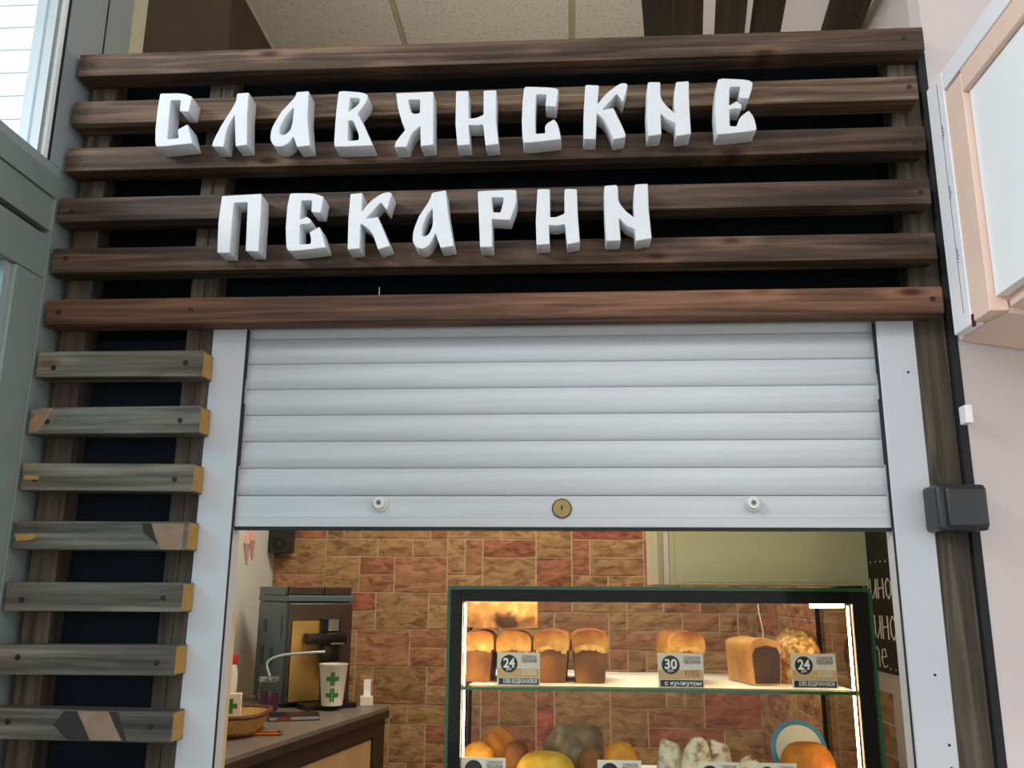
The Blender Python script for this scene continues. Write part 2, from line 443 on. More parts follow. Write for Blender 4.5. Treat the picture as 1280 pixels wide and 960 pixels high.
def crown(name, z0, z1, dark):
    nt = MATS[name].node_tree; b = nt.nodes['Principled BSDF']; src = b.inputs['Base Color'].links[0].from_socket
    tc = N(nt, 'ShaderNodeTexCoord'); sx = N(nt, 'ShaderNodeSeparateXYZ'); nt.links.new(tc.outputs['Object'], sx.inputs[0])
    nz = N(nt, 'ShaderNodeTexNoise'); nz.inputs['Scale'].default_value = 55; nt.links.new(tc.outputs['Object'], nz.inputs['Vector'])
    ma = N(nt, 'ShaderNodeMath', operation='MULTIPLY_ADD'); ma.inputs[1].default_value = 0.03; nt.links.new(nz.outputs['Fac'], ma.inputs[0]); nt.links.new(sx.outputs['Z'], ma.inputs[2])
    mr = N(nt, 'ShaderNodeMapRange'); mr.inputs['From Min'].default_value = z0 + .015; mr.inputs['From Max'].default_value = z1 + .015
    nt.links.new(ma.outputs[0], mr.inputs['Value'])
    mx = N(nt, 'ShaderNodeMix', data_type='RGBA', blend_type='MULTIPLY'); mx.inputs['B'].default_value = lin(dark)
    nt.links.new(mr.outputs[0], mx.inputs['Factor']); nt.links.new(src, mx.inputs['A']); nt.links.new(mx.outputs['Result'], b.inputs['Base Color'])
crown('bread_top', 0.075, 0.108, '#a8713c')
bread_mat('bread_crack', '#b07f3c', '#cfa057', '#e0bd7c', 60)
bread_mat('bread_dark_end', '#2c1a12', '#3d2519', '#573722')
bread_mat('bread_pale', '#a5733a', '#c49456', '#d9b079')
bread_mat('bread_seeded', '#6f4721', '#b78a4b', '#dfc690', 90)
bread_mat('bread_scorched', '#8a5c30', '#c08f55', '#e3c083', 30)
def scorch():
    nt = MATS['bread_scorched'].node_tree; b = nt.nodes['Principled BSDF']
    src = b.inputs['Base Color'].links[0].from_socket
    tc = N(nt, 'ShaderNodeTexCoord'); mp = N(nt, 'ShaderNodeMapping')
    mp.inputs['Location'].default_value = (0.0, 0.012, -0.010); mp.inputs['Scale'].default_value = (0.0, 15, 26)
    mp.vector_type = 'POINT'
    mp.inputs['Location'].default_value = (0.0, 0.25, -0.35)
    nt.links.new(tc.outputs['Object'], mp.inputs['Vector'])
    ln = N(nt, 'ShaderNodeVectorMath', operation='LENGTH'); nt.links.new(mp.outputs[0], ln.inputs[0])
    nz = N(nt, 'ShaderNodeTexNoise'); nz.inputs['Scale'].default_value = 45; nt.links.new(tc.outputs['Object'], nz.inputs['Vector'])
    ad = N(nt, 'ShaderNodeMath', operation='ADD'); nt.links.new(ln.outputs['Value'], ad.inputs[0]); nt.links.new(nz.outputs['Fac'], ad.inputs[1])
    r = ramp(nt, [(0.65, (0.10, 0.07, 0.06, 1)), (1.25, (1, 1, 1, 1))]); r.color_ramp.elements[1].position = 1.0
    sc = N(nt, 'ShaderNodeMath', operation='MULTIPLY'); sc.inputs[1].default_value = 0.8
    nt.links.new(ad.outputs[0], sc.inputs[0]); nt.links.new(sc.outputs[0], r.inputs['Fac'])
    mx = N(nt, 'ShaderNodeMix', data_type='RGBA', blend_type='MULTIPLY'); mx.inputs['Factor'].default_value = 1.0
    nt.links.new(src, mx.inputs['A']); nt.links.new(r.outputs['Color'], mx.inputs['B']); nt.links.new(mx.outputs['Result'], b.inputs['Base Color'])
scorch()
bread_mat('roll_orange', '#a35c18', '#cf8526', '#e0a444')
bread_mat('pie_yellow', '#b98a22', '#d9b03e', '#e6c869', 20)
bread_mat('powder_white', '#8d6a44', '#e8dcc2', '#f3ead6', 45)

def stone_mat():
    m, nt, b = new_mat('stone_brick')
    tc = N(nt, 'ShaderNodeTexCoord'); oi = N(nt, 'ShaderNodeObjectInfo')
    mul = N(nt, 'ShaderNodeMath', operation='MULTIPLY'); mul.inputs[1].default_value = 19.0
    nt.links.new(oi.outputs['Random'], mul.inputs[0])
    add = N(nt, 'ShaderNodeVectorMath', operation='ADD')
    nt.links.new(tc.outputs['Object'], add.inputs[0]); nt.links.new(mul.outputs[0], add.inputs[1])
    base = ramp(nt, [(0.0, lin('#aa8459')), (0.22, lin('#b48f62')), (0.42, lin('#a27c54')), (0.60, lin('#ad7655')), (0.76, lin('#a56a4d')), (0.88, lin('#ae6350')), (1.0, lin('#b28d5f'))])
    nt.links.new(oi.outputs['Random'], base.inputs['Fac'])
    mp = N(nt, 'ShaderNodeMapping'); mp.inputs['Rotation'].default_value = (0, 0.5, 0); mp.inputs['Scale'].default_value = (18, 18, 42)
    nt.links.new(add.outputs[0], mp.inputs['Vector'])
    nz = N(nt, 'ShaderNodeTexNoise'); nz.inputs['Scale'].default_value = 1.0; nz.inputs['Detail'].default_value = 6; nz.inputs['Distortion'].default_value = 0.8
    nt.links.new(mp.outputs[0], nz.inputs['Vector'])
    r = ramp(nt, [(0.32, (0.50, 0.43, 0.37, 1)), (0.48, (0.9, 0.88, 0.85, 1)), (0.70, (1.25, 1.25, 1.2, 1))])
    nt.links.new(nz.outputs['Fac'], r.inputs['Fac'])
    mx = N(nt, 'ShaderNodeMix', data_type='RGBA', blend_type='MULTIPLY'); mx.inputs['Factor'].default_value = 1.0
    nt.links.new(base.outputs['Color'], mx.inputs['A']); nt.links.new(r.outputs['Color'], mx.inputs['B'])
    nt.links.new(mx.outputs['Result'], b.inputs['Base Color'])
    b.inputs['Roughness'].default_value = 0.75
    bp = N(nt, 'ShaderNodeBump'); bp.inputs['Strength'].default_value = 0.7; bp.inputs['Distance'].default_value = 0.006
    nt.links.new(nz.outputs['Fac'], bp.inputs['Height']); nt.links.new(bp.outputs['Normal'], b.inputs['Normal'])
stone_mat()

def tile_mat():
    m, nt, b = new_mat('ceiling_tile')
    tc = N(nt, 'ShaderNodeTexCoord')
    v = N(nt, 'ShaderNodeTexVoronoi'); v.inputs['Scale'].default_value = 70
    nt.links.new(tc.outputs['Object'], v.inputs['Vector'])
    r = ramp(nt, [(0.12, lin('#8f887a')), (0.24, lin('#d2d0c8'))])
    nt.links.new(v.outputs['Distance'], r.inputs['Fac']); nt.links.new(r.outputs['Color'], b.inputs['Base Color'])
    b.inputs['Roughness'].default_value = 0.9
tile_mat()

# ------------------------------------------------------------------ the setting
LW = -0.93        # face of the aluminium partition on the left
RW = 0.745        # kiosk's right wall, inside
BW = 2.25         # kiosk's back wall
IW = -1.235       # kiosk's left wall, inside
CZ = 3.83         # suspended ceiling

struct(Geo().box(-6, 6, -8, 8, -0.05, 0).obj('floor', 'floor_grey'))

ce = struct(Geo().box(-0.985, 4.0, -2.2, BW + 0.1, CZ + 0.03, CZ + 0.08).obj('ceiling', 'trim_beige'), 'beige suspended ceiling with speckled tiles')
tx = [-2.07, -1.37, -0.67, 0.03, 0.48]
for i in range(4):
    for y0 in (-0.70, 0.0, 0.70, 1.40):
        if i == 0 or (i == 1 and y0 < 0.6): continue
        Geo().box(max(tx[i], IW) + 0.012, tx[i+1] - 0.012, y0 + 0.012, y0 + 0.688, CZ, CZ + 0.03).obj('ceiling_tile', 'ceiling_tile', ce, bevel=0.003, seg=1)
Geo().box(0.492, 4.0, -2.2, BW, CZ - 0.02, CZ + 0.03).obj('plaster_panel', 'ceiling_white', ce)

Geo().box(-1.29, -0.986, 0.66, BW + 0.1, CZ + 0.03, CZ + 0.08).obj('ceiling_board', 'trim_beige', ce)

# back wall and right wall of the kiosk carry rough stone-look pieces
wb = struct(Geo().box(IW - 0.05, RW + 0.05, BW, BW + 0.08, 0, CZ).obj('wall_back', 'mortar'), 'back wall clad in rough brown and reddish stone pieces')
wr = struct(Geo().box(RW, RW + 0.05, 0.135, BW, 0, CZ).obj('wall_right', 'wall_white'), 'inner right wall, stone-clad below a chalkboard')
wl = struct(Geo().box(IW - 0.05, IW, 0.22, BW, 0, 2.3).obj('wall_left', 'wall_pale'), 'pale inner wall behind the coffee machine')
struct(Geo().box(IW - 0.05, IW, 0.66, BW, 2.3, CZ).obj('wall_left_upper', 'wall_dark_brown'), 'dark brown upper wall under the ceiling')
struct(Geo().box(IW, LW - 0.05, 0.22, 0.25, 0, 2.3).obj('wall_return', 'wall_dark_brown'))
struct(Geo().box(IW - 0.05, LW - 0.05, 0.25, 0.66, 2.30, 2.33).obj('ceiling_return', 'wall_dark_brown'))
struct(Geo().box(LW - 0.05, LW, 0.2245, 0.66, 2.3, CZ).obj('wall_left_bulkhead', 'wall_dark_brown'))
struct(Geo().box(IW - 0.05, LW - 0.05, 0.63, 0.66, 2.33, CZ).obj('wall_left_end', 'wall_dark_brown'))
struct(Geo().box(-0.93, 0.64, 0.10, 0.14, 0, 0.92).obj('wall_front', 'shutter_white'), 'low front wall of the kiosk below the hatch')

BH = 0.0725; BU = (RW - IW)/27
def stone_piece(w, h, seed):
    """block with a hewn face: a 3 x 2 grid of uneven depth, sunk edges; face looks to -y"""
    rnd = random.Random(seed)
    nx, nz = 4, 3
    g = Geo()
    xs = [-w/2 + w*i/(nx-1) for i in range(nx)]; zs = [h*i/(nz-1) for i in range(nz)]
    for k, z in enumerate(zs):
        for i, x in enumerate(xs):
            edge = i in (0, nx-1) or k in (0, nz-1)
            y = -0.002 - rnd.random()*0.003 if edge else -0.005 - rnd.random()*0.008
            g.v.append((x + (0 if i in (0, nx-1) else rnd.uniform(-.2, .2)*w/nx), y, z))
    for k in range(nz-1):
        for i in range(nx-1):
            a = k*nx + i
            g.f.append((a, a+1, a+nx+1, a+nx)); g.m.append(0)
    per = [i for i in range(nx)] + [k*nx + nx-1 for k in range(1, nz)] + [(nz-1)*nx + i for i in range(nx-2, -1, -1)] + [k*nx for k in range(nz-2, 0, -1)]
    b = len(g.v)
    for p in per: g.v.append((g.v[p][0], 0.0, g.v[p][2]))
    n = len(per)
    for i in range(n):
        j = (i+1) % n
        g.f.append((per[j], per[i], b+i, b+j)); g.m.append(0)
    return g
STONES = {}
def stone_mesh(cw, ch):
    k = (cw, ch, random.randrange(4))
    if k not in STONES:
        STONES[k] = stone_piece(cw*BU - 0.006, ch*BH - 0.006, hash(k) % 999 + k[2]).mesh('brick', 'stone_brick')
    return STONES[k]
def clad(parent, ncol, nrow, place):
    used = [[False]*ncol for _ in range(nrow)]
    for r in range(nrow):
        c = 0
        while c < ncol:
            if used[r][c]: c += 1; continue
            run = 0
            while c + run < ncol and not used[r][c+run] and run < 4: run += 1
            cw, ch = random.choice([(2, 1), (3, 1), (3, 1), (2, 1), (1, 1), (2, 2), (1, 2), (3, 2), (3, 1), (4, 1)])
            cw = min(cw, run)
            if r + ch > nrow: ch = 1
            for a in range(r, r+ch):
                for b in range(c, c+cw): used[a][b] = True
            o = bpy.data.objects.new('brick', stone_mesh(cw, ch)); COL.objects.link(o)
            o.parent = parent
            place(o, c + cw/2, r)
            c += cw
Z0 = 0.80
wbo = wloc(wb)
def place_back(o, cc, r):
    o.location = Vector((IW + cc*BU, BW, Z0 + r*BH + 0.003)) - wbo
clad(wb, 27, 16, place_back)
wro = wloc(wr)
def place_right(o, cc, r):
    o.rotation_euler = (0, 0, -math.pi/2)
    o.location = Vector((RW, BW - 0.02 - cc*BU, Z0 + r*BH + 0.003)) - wro
clad(wr, 20, 8, place_right)
def place_right_far(o, cc, r):
    o.rotation_euler = (0, 0, -math.pi/2)
    o.location = Vector((RW, BW - 0.02 - cc*BU, Z0 + (r+8)*BH + 0.003)) - wro
clad(wr, 15, 8, place_right_far)

# plastered wall right of the shop front, running away to the right
wo = struct(Geo().prism([(0.656, 0.038), (3.2, 1.187), (3.2, 1.25), (0.70, 0.10), (0.656, 0.085)], 0, CZ).obj('wall_right_outer', 'wall_white'), 'pinkish white plaster wall right of the shop front')
del wo
struct(Geo().box(0.6425, 0.6555, 0.037, 0.09, 0, 2.60).obj('gap_shade_strip', 'gap_black'), 'black strip painted as the shade in the gap between the wooden post and the plaster wall')  # black filler strip, its colour stands for the shade between post and wall

# left: aluminium partition with a window above and a door below
DEEP = 0.05
fr = struct(Geo().box(LW - DEEP, LW, -0.0315, 0.175, 2.354, CZ).obj('wall_left_outer', 'aluminium_light'), 'light grey aluminium end panel beside the slatted screen')
Geo().box(LW - DEEP, LW, 0.0005, 0.175, 0, 2.3535).obj('lower_panel', 'aluminium_grey', fr)
Geo().box(LW - 0.0005, LW + 0.001, 0.082, 0.086, 2.2, CZ).obj('joint', 'gap_black', fr)
struct(Geo().box(LW - DEEP, LW + 0.004, 0.176, 0.224, 0, CZ).obj('trim_1', 'trim_beige'), 'narrow beige upright trim above the slats')
struct(Geo().box(LW - DEEP, LW, -1.0, -0.035, 3.72, CZ).obj('wall_left_header', 'aluminium_light'))
w1 = struct(Geo().box(LW - DEEP, LW, -1.0, -0.0, 2.336, 2.353).obj('window_1', 'aluminium_light'), 'bright side window above the grey door frame')
Geo().box(LW - 0.03, LW - 0.001, -0.0355, -0.032, 2.3535, 3.72).obj('window_seal', 'gap_black', w1)
Geo().box(LW - DEEP, LW - 0.004, -0.047, -0.036, 2.3535, 3.72).obj('window_jamb', 'siding_white', w1)
Geo().box(LW - DEEP, LW - 0.010, -0.058, -0.0475, 2.3535, 3.72).obj('window_frame', 'aluminium_light', w1)
Geo().box(LW - DEEP, LW - 0.012, -1.0, -0.058, 3.69, 3.72).obj('window_frame', 'aluminium_light', w1)
Geo().box(LW - 0.032, LW - 0.026, -1.0, -0.058, 2.354, 3.69).obj('window_pane', 'pane_window', w1)
d1 = struct(Geo().box(LW - DEEP, LW, -1.0, 0.0, 2.295, 2.336).obj('door_1', 'aluminium_grey'), 'grey aluminium door frame with teal glass at the left edge')
Geo().box(LW - DEEP, LW - 0.004, -1.0, 0.0, 2.232, 2.293).obj('door_transom', 'aluminium_grey', d1)
Geo().box(LW - DEEP, LW - 0.02, -1.0, -0.004, 2.219, 2.232).obj('door_gap', 'gap_black', d1)
Geo().box(LW - DEEP, LW - 0.002, -1.0, 0.0, 2.140, 2.219).obj('door_rail', 'aluminium_grey', d1, bevel=0.003)
Geo().box(LW - DEEP, LW - 0.002, -0.079, 0.0, 0, 2.139).obj('door_stile', 'aluminium_grey', d1, bevel=0.003)
Geo().box(LW - 0.045, LW - 0.012, -0.094, -0.079, 0, 2.139).obj('glazing_bead', 'aluminium_light', d1)
Geo().box(LW - 0.035, LW - 0.028, -1.0, -0.094, 0, 2.139).obj('door_pane', 'pane_door', d1)

# the neighbouring building seen through the window: pale horizontal siding
sd = struct(Geo().box(-5.0, -0.985, 0.60, 0.628, 2.335, 4.6).obj('wall_outside', 'siding_white'), 'pale siding of the building outside the window')
for k in range(30):
    z = 2.40 + k*0.070
    Geo().box(-5.0, -0.985, 0.591, 0.5995, z, z + 0.065).obj('siding_board', 'siding_white', sd, bevel=0.005, seg=1)

# ------------------------------------------------------------------ slatted screen
scr = thing('slatted_screen', (-0.15, 0.09, 0), 'screen of brown timber slats around the hatch, short greyish slats down its left side', 'slatted screen')
SLH = 0.0465
def screw(parent, x, y, z):
    g = Geo().disc_y(x, z, 0.0048, y - 0.0006, y + 0.001, 10)
    return g.obj('screw', 'screw_dark', parent)
def slat(x0, x1, zt, mat, cut=False, seed=0):
    g = Geo(); rnd = random.Random(seed)
    dz = [rnd.uniform(-0.0015, 0.0015) for _ in range(2)]
    z0 = zt - SLH
    v = [(x0, 0, z0+dz[0]), (x1, 0, z0+dz[1]), (x1, 0.0445, z0+dz[1]), (x0, 0.0445, z0+dz[0]),
         (x0, 0, zt+dz[0]), (x1, 0, zt+dz[1]), (x1, 0.0445, zt+dz[1]), (x0, 0.0445, zt+dz[0])]
    g.v = v
    for q, k in (((0, 3, 2, 1), 0), ((4, 5, 6, 7), 0), ((0, 1, 5, 4), 0), ((1, 2, 6, 5), 1 if cut else 0), ((2, 3, 7, 6), 0), ((3, 0, 4, 7), 0)):
        g.f.append(q); g.m.append(k)
    o = g.obj('slat', [mat, 'wood_cut_end'], scr, bevel=0.0022, seg=2)
    return o
for k in range(6):
    zt = 2.591 - 0.0982*k
    o = slat(-0.917 - random.uniform(0, .008), 0.625 + (0.016 if k == 0 else random.uniform(-.004, .002)), zt, {1: 'wood_tan', 5: 'wood_reddish'}.get(k, 'wood_brown'), False, k)
    zc = zt - SLH/2
    for x in (-0.897, 0.606): screw(o, x, 0, zc + random.uniform(-.006, .006))
    if k == 5: screw(o, -0.657, 0, zc)
short = []
for k in range(9):
    zt = 2.004 - 0.0982*k
    o = slat(-0.924, -0.6225 - random.uniform(0, .006), zt, 'wood_grey', True, 20 + k)
    zc = zt - SLH/2
    screw(o, -0.657, 0, zc + random.uniform(-.004, .004))
    screw(o, -0.90 + random.uniform(0, .012), 0, zc + random.uniform(-.006, .004))
    short.append((o, zt))
def patch(k, pts, mat, name):
    o, zt = short[k]
    g = Geo(); n = len(pts)
    a = [(x, -0.0007, zt - SLH/2 + z) for x, z in pts]
    g.rings([a, [(p[0], 0.0005, p[2]) for p in a]])
    return g.obj(name, mat, o)
H2 = SLH/2 - 0.002
patch(1, [(-0.921, -H2), (-0.905, -H2), (-0.882, H2), (-0.905, H2), (-0.921, 0.0)], 'wood_bare', 'bare_patch')
patch(2, [(-0.918, -0.004), (-0.893, -0.004), (-0.893, 0.003), (-0.918, 0.003)], 'wood_cut_end', 'split_sliver')
patch(3, [(-0.918, -0.008), (-0.89, -0.006), (-0.882, 0.0), (-0.89, 0.004), (-0.918, 0.002)], 'wood_cut_end', 'split_sliver')
patch(3, [(-0.668, -H2), (-0.633, -H2), (-0.633, H2), (-0.688, H2), (-0.680, 0.0)], 'wood_bare', 'bare_patch')
patch(3, [(-0.674, -H2*.6), (-0.700, 0.005), (-0.705, H2), (-0.690, H2), (-0.681, 0.0)], 'wood_burnt', 'dark_stain')
patch(6, [(-0.752, -H2), (-0.702, -H2), (-0.728, H2), (-0.778, H2)], 'wood_bare', 'bare_patch')
patch(6, [(-0.754, -H2), (-0.790, -H2), (-0.815, 0.0), (-0.800, H2), (-0.780, H2)], 'wood_burnt', 'dark_stain')
patch(6, [(-0.700, -H2), (-0.694, -H2), (-0.712, H2), (-0.726, H2)], 'wood_burnt', 'dark_stain')

def batten(x0, x1, z0, z1, mat='wood_brown_upright', name='batten', y0=0.045, y1=0.09):
    return Geo().box(x0, x1, y0, y1, z0, z1).obj(name, mat, scr, bevel=0.002, seg=1)
batten(-0.917, -0.870, 0.0, 2.585)
batten(-0.682, -0.658, 0.0, 2.585)
batten(-0.6575, -0.634, 0.0, 2.585)
batten(0.5895, 0.642, 0.0, 2.585, 'wood_post', 'post', 0.0455, 0.09)
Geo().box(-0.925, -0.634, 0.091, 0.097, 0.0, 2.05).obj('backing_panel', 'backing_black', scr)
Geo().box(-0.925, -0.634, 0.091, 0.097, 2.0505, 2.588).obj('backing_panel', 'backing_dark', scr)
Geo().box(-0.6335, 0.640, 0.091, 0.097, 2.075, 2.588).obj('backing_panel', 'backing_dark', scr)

# overhead beams behind the screen
for x0, w, a in ((0.180, 0.072, 0.13), (0.2535, 0.07, 0.13), (0.356, 0.07, 0.13), (0.447, 0.068, 0.12), (0.632, 0.082, 0.09)):
    lab = {0.180: 'dark overhead beam nearest the speckled ceiling tiles', 0.2535: 'dark overhead beam tight against the leftmost beam',
           0.356: 'middle one of the dark overhead beams above the slats', 0.447: 'dark overhead beam beside the bright white ceiling gap',
           0.632: 'dark overhead beam nearest the white wall, set apart from the others'}[x0]
    b = Geo().box(0, w, 0, 0.9, 0, 0.05)
    me = b.mesh('ceiling_beam', 'wood_beam', bevel=0.002, seg=1)
    o = bpy.data.objects.new('ceiling_beam', me); COL.objects.link(o)
    o.location = (x0 - 0.226*math.tan(a), 0.15, 2.95); o.rotation_euler = (0, 0, -a)
    tag(o, lab, 'beam', 'dark beams above the slats')

# ------------------------------------------------------------------ sign letters
def relax(ring):
    """round the blunt corners of a traced outline, keep the sharp ones"""
    pts = [Vector(p) for p in ring]; n = len(pts); out = []
    for i in range(n):
        a, b, c = pts[i-1], pts[i], pts[(i+1) % n]
        u, w = (b-a), (c-b)
        ang = abs(u.angle_signed(w)) if u.length and w.length else 0
        t = 0.28 if ang < math.radians(60) else 0.0
        if t:
            out += [b - u*t, b - u*t*.35 + w*t*.30 - w*0*0, b + w*t] if ang > math.radians(14) else [b]
        else:
            e = 0.0016
            out += [b - u.normalized()*min(e, u.length*.3), b + w.normalized()*min(e, w.length*.3)]
    return out
WHICH = ['white foam letter, first from the left in the upper sign word',
 'white foam letter, second from the left in the upper sign word',
 'white foam letter, third from the left in the upper sign word',
 'white foam letter, fourth from the left in the upper sign word',
 'white foam letter, fifth from the left in the upper sign word',
 'white foam letter, sixth from the left in the upper sign word',
 'white foam letter, seventh from the left in the upper sign word',
 'white foam letter, eighth from the left in the upper sign word',
 'white foam letter, ninth from the left in the upper sign word',
 'white foam letter, tenth and last from the left in the upper sign word',
 'white foam letter, first from the left in the lower sign word',
 'white foam letter, second from the left in the lower sign word',
 'white foam letter, third from the left in the lower sign word',
 'white foam letter, fourth from the left in the lower sign word',
 'white foam letter, fifth from the left in the lower sign word',
 'white foam letter, sixth from the left in the lower sign word',
 'white foam letter, seventh and last from the left in the lower sign word']
for (ch, rings), lab in zip(LETTERS, WHICH):
    allp = [p for r in rings for p in r]
    cx = sum(p[0] for p in allp)/len(allp)*1e-4; cz = min(p[1] for p in allp)*1e-4
    cu = bpy.data.curves.new('sign_letter', 'CURVE'); cu.dimensions = '2D'; cu.fill_mode = 'BOTH'
    cu.extrude = 0.0185; cu.bevel_depth = 0.0012; cu.bevel_resolution = 1; cu.offset = -0.0012
    for r in rings:
        pp = relax([(x*1e-4 - cx, z*1e-4 - cz) for x, z in r])
        s = cu.splines.new('POLY'); s.points.add(len(pp)-1); s.use_cyclic_u = True
        for q, p in zip(s.points, pp): q.co = (p[0], p[1], 0, 1)
    tmp = bpy.data.objects.new('sign_letter', cu); COL.objects.link(tmp)
    bpy.context.view_layer.update()
    me = bpy.data.meshes.new_from_object(tmp.evaluated_get(bpy.context.evaluated_depsgraph_get()))
    bpy.data.objects.remove(tmp, do_unlink=True)
    me.transform(Matrix.Rotation(math.pi/2, 4, 'X'))
    me.materials.clear(); me.materials.append(MATS['foam_white'])
    o = bpy.data.objects.new('sign_letter', me); COL.objects.link(o)
    o.location = (cx, -0.0203, cz)
    tag(o, lab, 'letter', 'white letters of the shop sign')

# ------------------------------------------------------------------ roller shutter
sh = thing('roller_shutter', (-0.022, 0.075, 1.705), 'half-raised white roller shutter with side guide rails over the bakery hatch', 'shutter')
GL0, GL1, GR0, GR1 = -0.633, -0.572, 0.5265, 0.589
Geo().box(GL0, GL1, 0.045, 0.088, 0.92, 2.062).obj('guide_rail', 'guide_white', sh, bevel=0.0015, seg=1)
gr = Geo().box(GR0, GR1, 0.045, 0.088, 0.92, 2.062).obj('guide_rail', 'guide_white', sh, bevel=0.0015, seg=1)
for x, z in ((0.572, 1.965), (0.566, 1.48), (0.577, 1.378), (0.577, 1.345)):
    Geo().disc_y(x, z, 0.0022, 0.0444, 0.046, 8).obj('rivet_hole', 'screw_dark', gr)
for x, s in ((GL1, 1), (GR0, -1)):
    for z0, z1, w in ((1.30, 1.705, 0.002), (1.705, 1.81, 0.003), (1.81, 1.92, 0.0055), (1.92, 1.965, 0.003), (1.965, 2.055, 0.0045)):
        a, b = sorted((x, x + s*w))
        Geo().box(a, b, 0.0485, 0.0525, z0, z1).obj('brush_seal', 'brush_black', sh)
XL, XR = GL1 + 0.0005, GR0 - 0.0005
def lath(z0, z1):
    g = Geo(); h = z1 - z0
    prof = [(0.0672, z0 + 0.0002)]
    for i in range(11):
        t = i/10
        prof.append((0.0660 - 0.0060*math.sin(math.pi*t)**0.85, z0 + 0.0008 + t*(h - 0.0014)))
    prof.append((0.0672, z1 - 0.0002))
    back = [(0.077, z1 - 0.0002), (0.077, z0 + 0.0002)]
    ring = prof + back
    g.rings([[(XL, y, z) for y, z in ring], [(XR, y, z) for y, z in ring]])
    return g.obj('lath', 'shutter_white', sh, smooth=True)
ZL = [1.760, 1.8075, 1.8545, 1.9015, 1.9485, 1.9950, 2.0415, 2.088]
for a, b in zip(ZL[:-1], ZL[1:]): lath(a, b)
g = Geo().box(XL, XR, 0.0560, 0.078, 1.7065, 1.7585)
bar = g.obj('bottom_bar', 'shutter_white', sh, bevel=0.0018, seg=2)
Geo().box(XL, XR, 0.0553, 0.0563, 1.7225, 1.7235).obj('bar_groove', 'shutter_white', bar)
Geo().box(XL, XR, 0.059, 0.076, 1.7015, 1.7065).obj('rubber_seal', 'rubber_black', bar)
Geo().box(XL, XR, 0.070, 0.0785, 1.7580, 1.7612).obj('hinge_gap', 'rubber_black', bar)
lk = Geo().disc_y(-0.011, 1.7375, 0.0165, 0.0535, 0.057, 28).obj('lock_ring', 'screw_dark', bar)
Geo().disc_y(-0.011, 1.7375, 0.0148, 0.0525, 0.056, 28).obj('lock_face', 'brass', lk)
Geo().box(-0.0122, -0.0098, 0.0520, 0.0527, 1.7345, 1.7425).obj('keyhole', 'screw_dark', lk)
for x in (-0.318, 0.304):
    kb = Geo().disc_y(x, 1.745, 0.013, 0.050, 0.0565, 20).obj('stop_knob', 'knob_white', bar, bevel=0.001, seg=1)
    Geo().disc_y(x - 0.001, 1.746, 0.0105, 0.040, 0.050, 20).obj('knob_cap', 'knob_white', kb, bevel=0.0015, seg=1)
    Geo().disc_y(x - 0.001, 1.746, 0.0042, 0.0394, 0.041, 12).obj('knob_socket', 'print_grey', kb)

# ------------------------------------------------------------------ junction box and clip on the post
jb = thing('junction_box', (0.607, 0.045, 1.700), 'small dark plastic box screwed to the wooden post', 'box')
Geo().box(0.574, 0.650, -0.012, 0.0445, 1.698, 1.770).obj('box_body', 'plastic_black', jb, bevel=0.007, seg=3, smooth=True)
Geo().box(0.586, 0.647, -0.020, -0.011, 1.703, 1.765).obj('box_lid', 'plastic_black', jb, bevel=0.006, seg=3, smooth=True)
tag(Geo().box(0.6432, 0.655, 0.012, 0.0365, 1.872, 1.902).obj('cable_clip', 'frame_white', bevel=0.002), 'small white clip between the wooden post and the wall', 'clip')

# ------------------------------------------------------------------ projecting white sign box at the right
sb = thing('sign_box', (0.85, -0.3, 2.015), 'white framed sign box projecting from the right wall', 'sign box')
BX = 0.634
Geo().box(BX + 0.012, 1.10, -0.75, -0.125, 2.040, 2.385).obj('side_panel', 'panel_white', sb)
fs = Geo().box(BX, BX + 0.02, -0.063, -0.001, 2.015, 2.462).obj('frame_stile', 'frame_white', sb, bevel=0.001, seg=1)
Geo().box(BX + 0.002, BX + 0.03, -0.122, -0.064, 2.018, 2.420).obj('inner_stile', 'frame_pink', sb, bevel=0.001, seg=1)
Geo().box(BX, BX + 0.02, -0.75, -0.0635, 2.425, 2.462).obj('frame_rail', 'frame_white', sb, bevel=0.001, seg=1)
Geo().box(BX + 0.002, BX + 0.03, -0.75, -0.1225, 2.386, 2.4245).obj('inner_rail', 'frame_pink', sb, bevel=0.001, seg=1)
Geo().prism([(BX + 0.021, -0.062), (0.655, 0.030), (0.665, 0.035), (1.10, 0.230), (1.10, 0.07), (BX + 0.031, -0.120)][::-1], 2.015, 2.035).obj('bottom_rail', 'frame_pink', sb)
Geo().prism([(BX + 0.012, -0.75), (1.10, -0.75), (1.10, 0.065), (BX + 0.032, -0.123)], 2.024, 2.039).obj('underside', 'frame_pink', sb)
Geo().box(BX + 0.0005, BX + 0.004, -0.070, -0.0632, 2.010, 2.030).obj('corner_mark', 'mark_red', sb)
# pencilled measurements along the strip
Geo().box(BX - 0.0004, BX + 0.0005, -0.0425, -0.0415, 2.04, 2.45).obj('pencil_line', 'ink', fs)
for z in (2.345, 2.235, 2.125):
    g = Geo()
    for k in range(5):
        zz = z + k*0.0045; yy = -0.047 - 0.002*(k % 3)
        g.tube([(BX - 0.0002, yy, zz), (BX - 0.0002, yy + 0.006, zz + 0.003), (BX - 0.0002, yy + 0.002, zz + 0.006)], 0.0005, 4)
    g.obj('pencil_note', 'ink', fs)

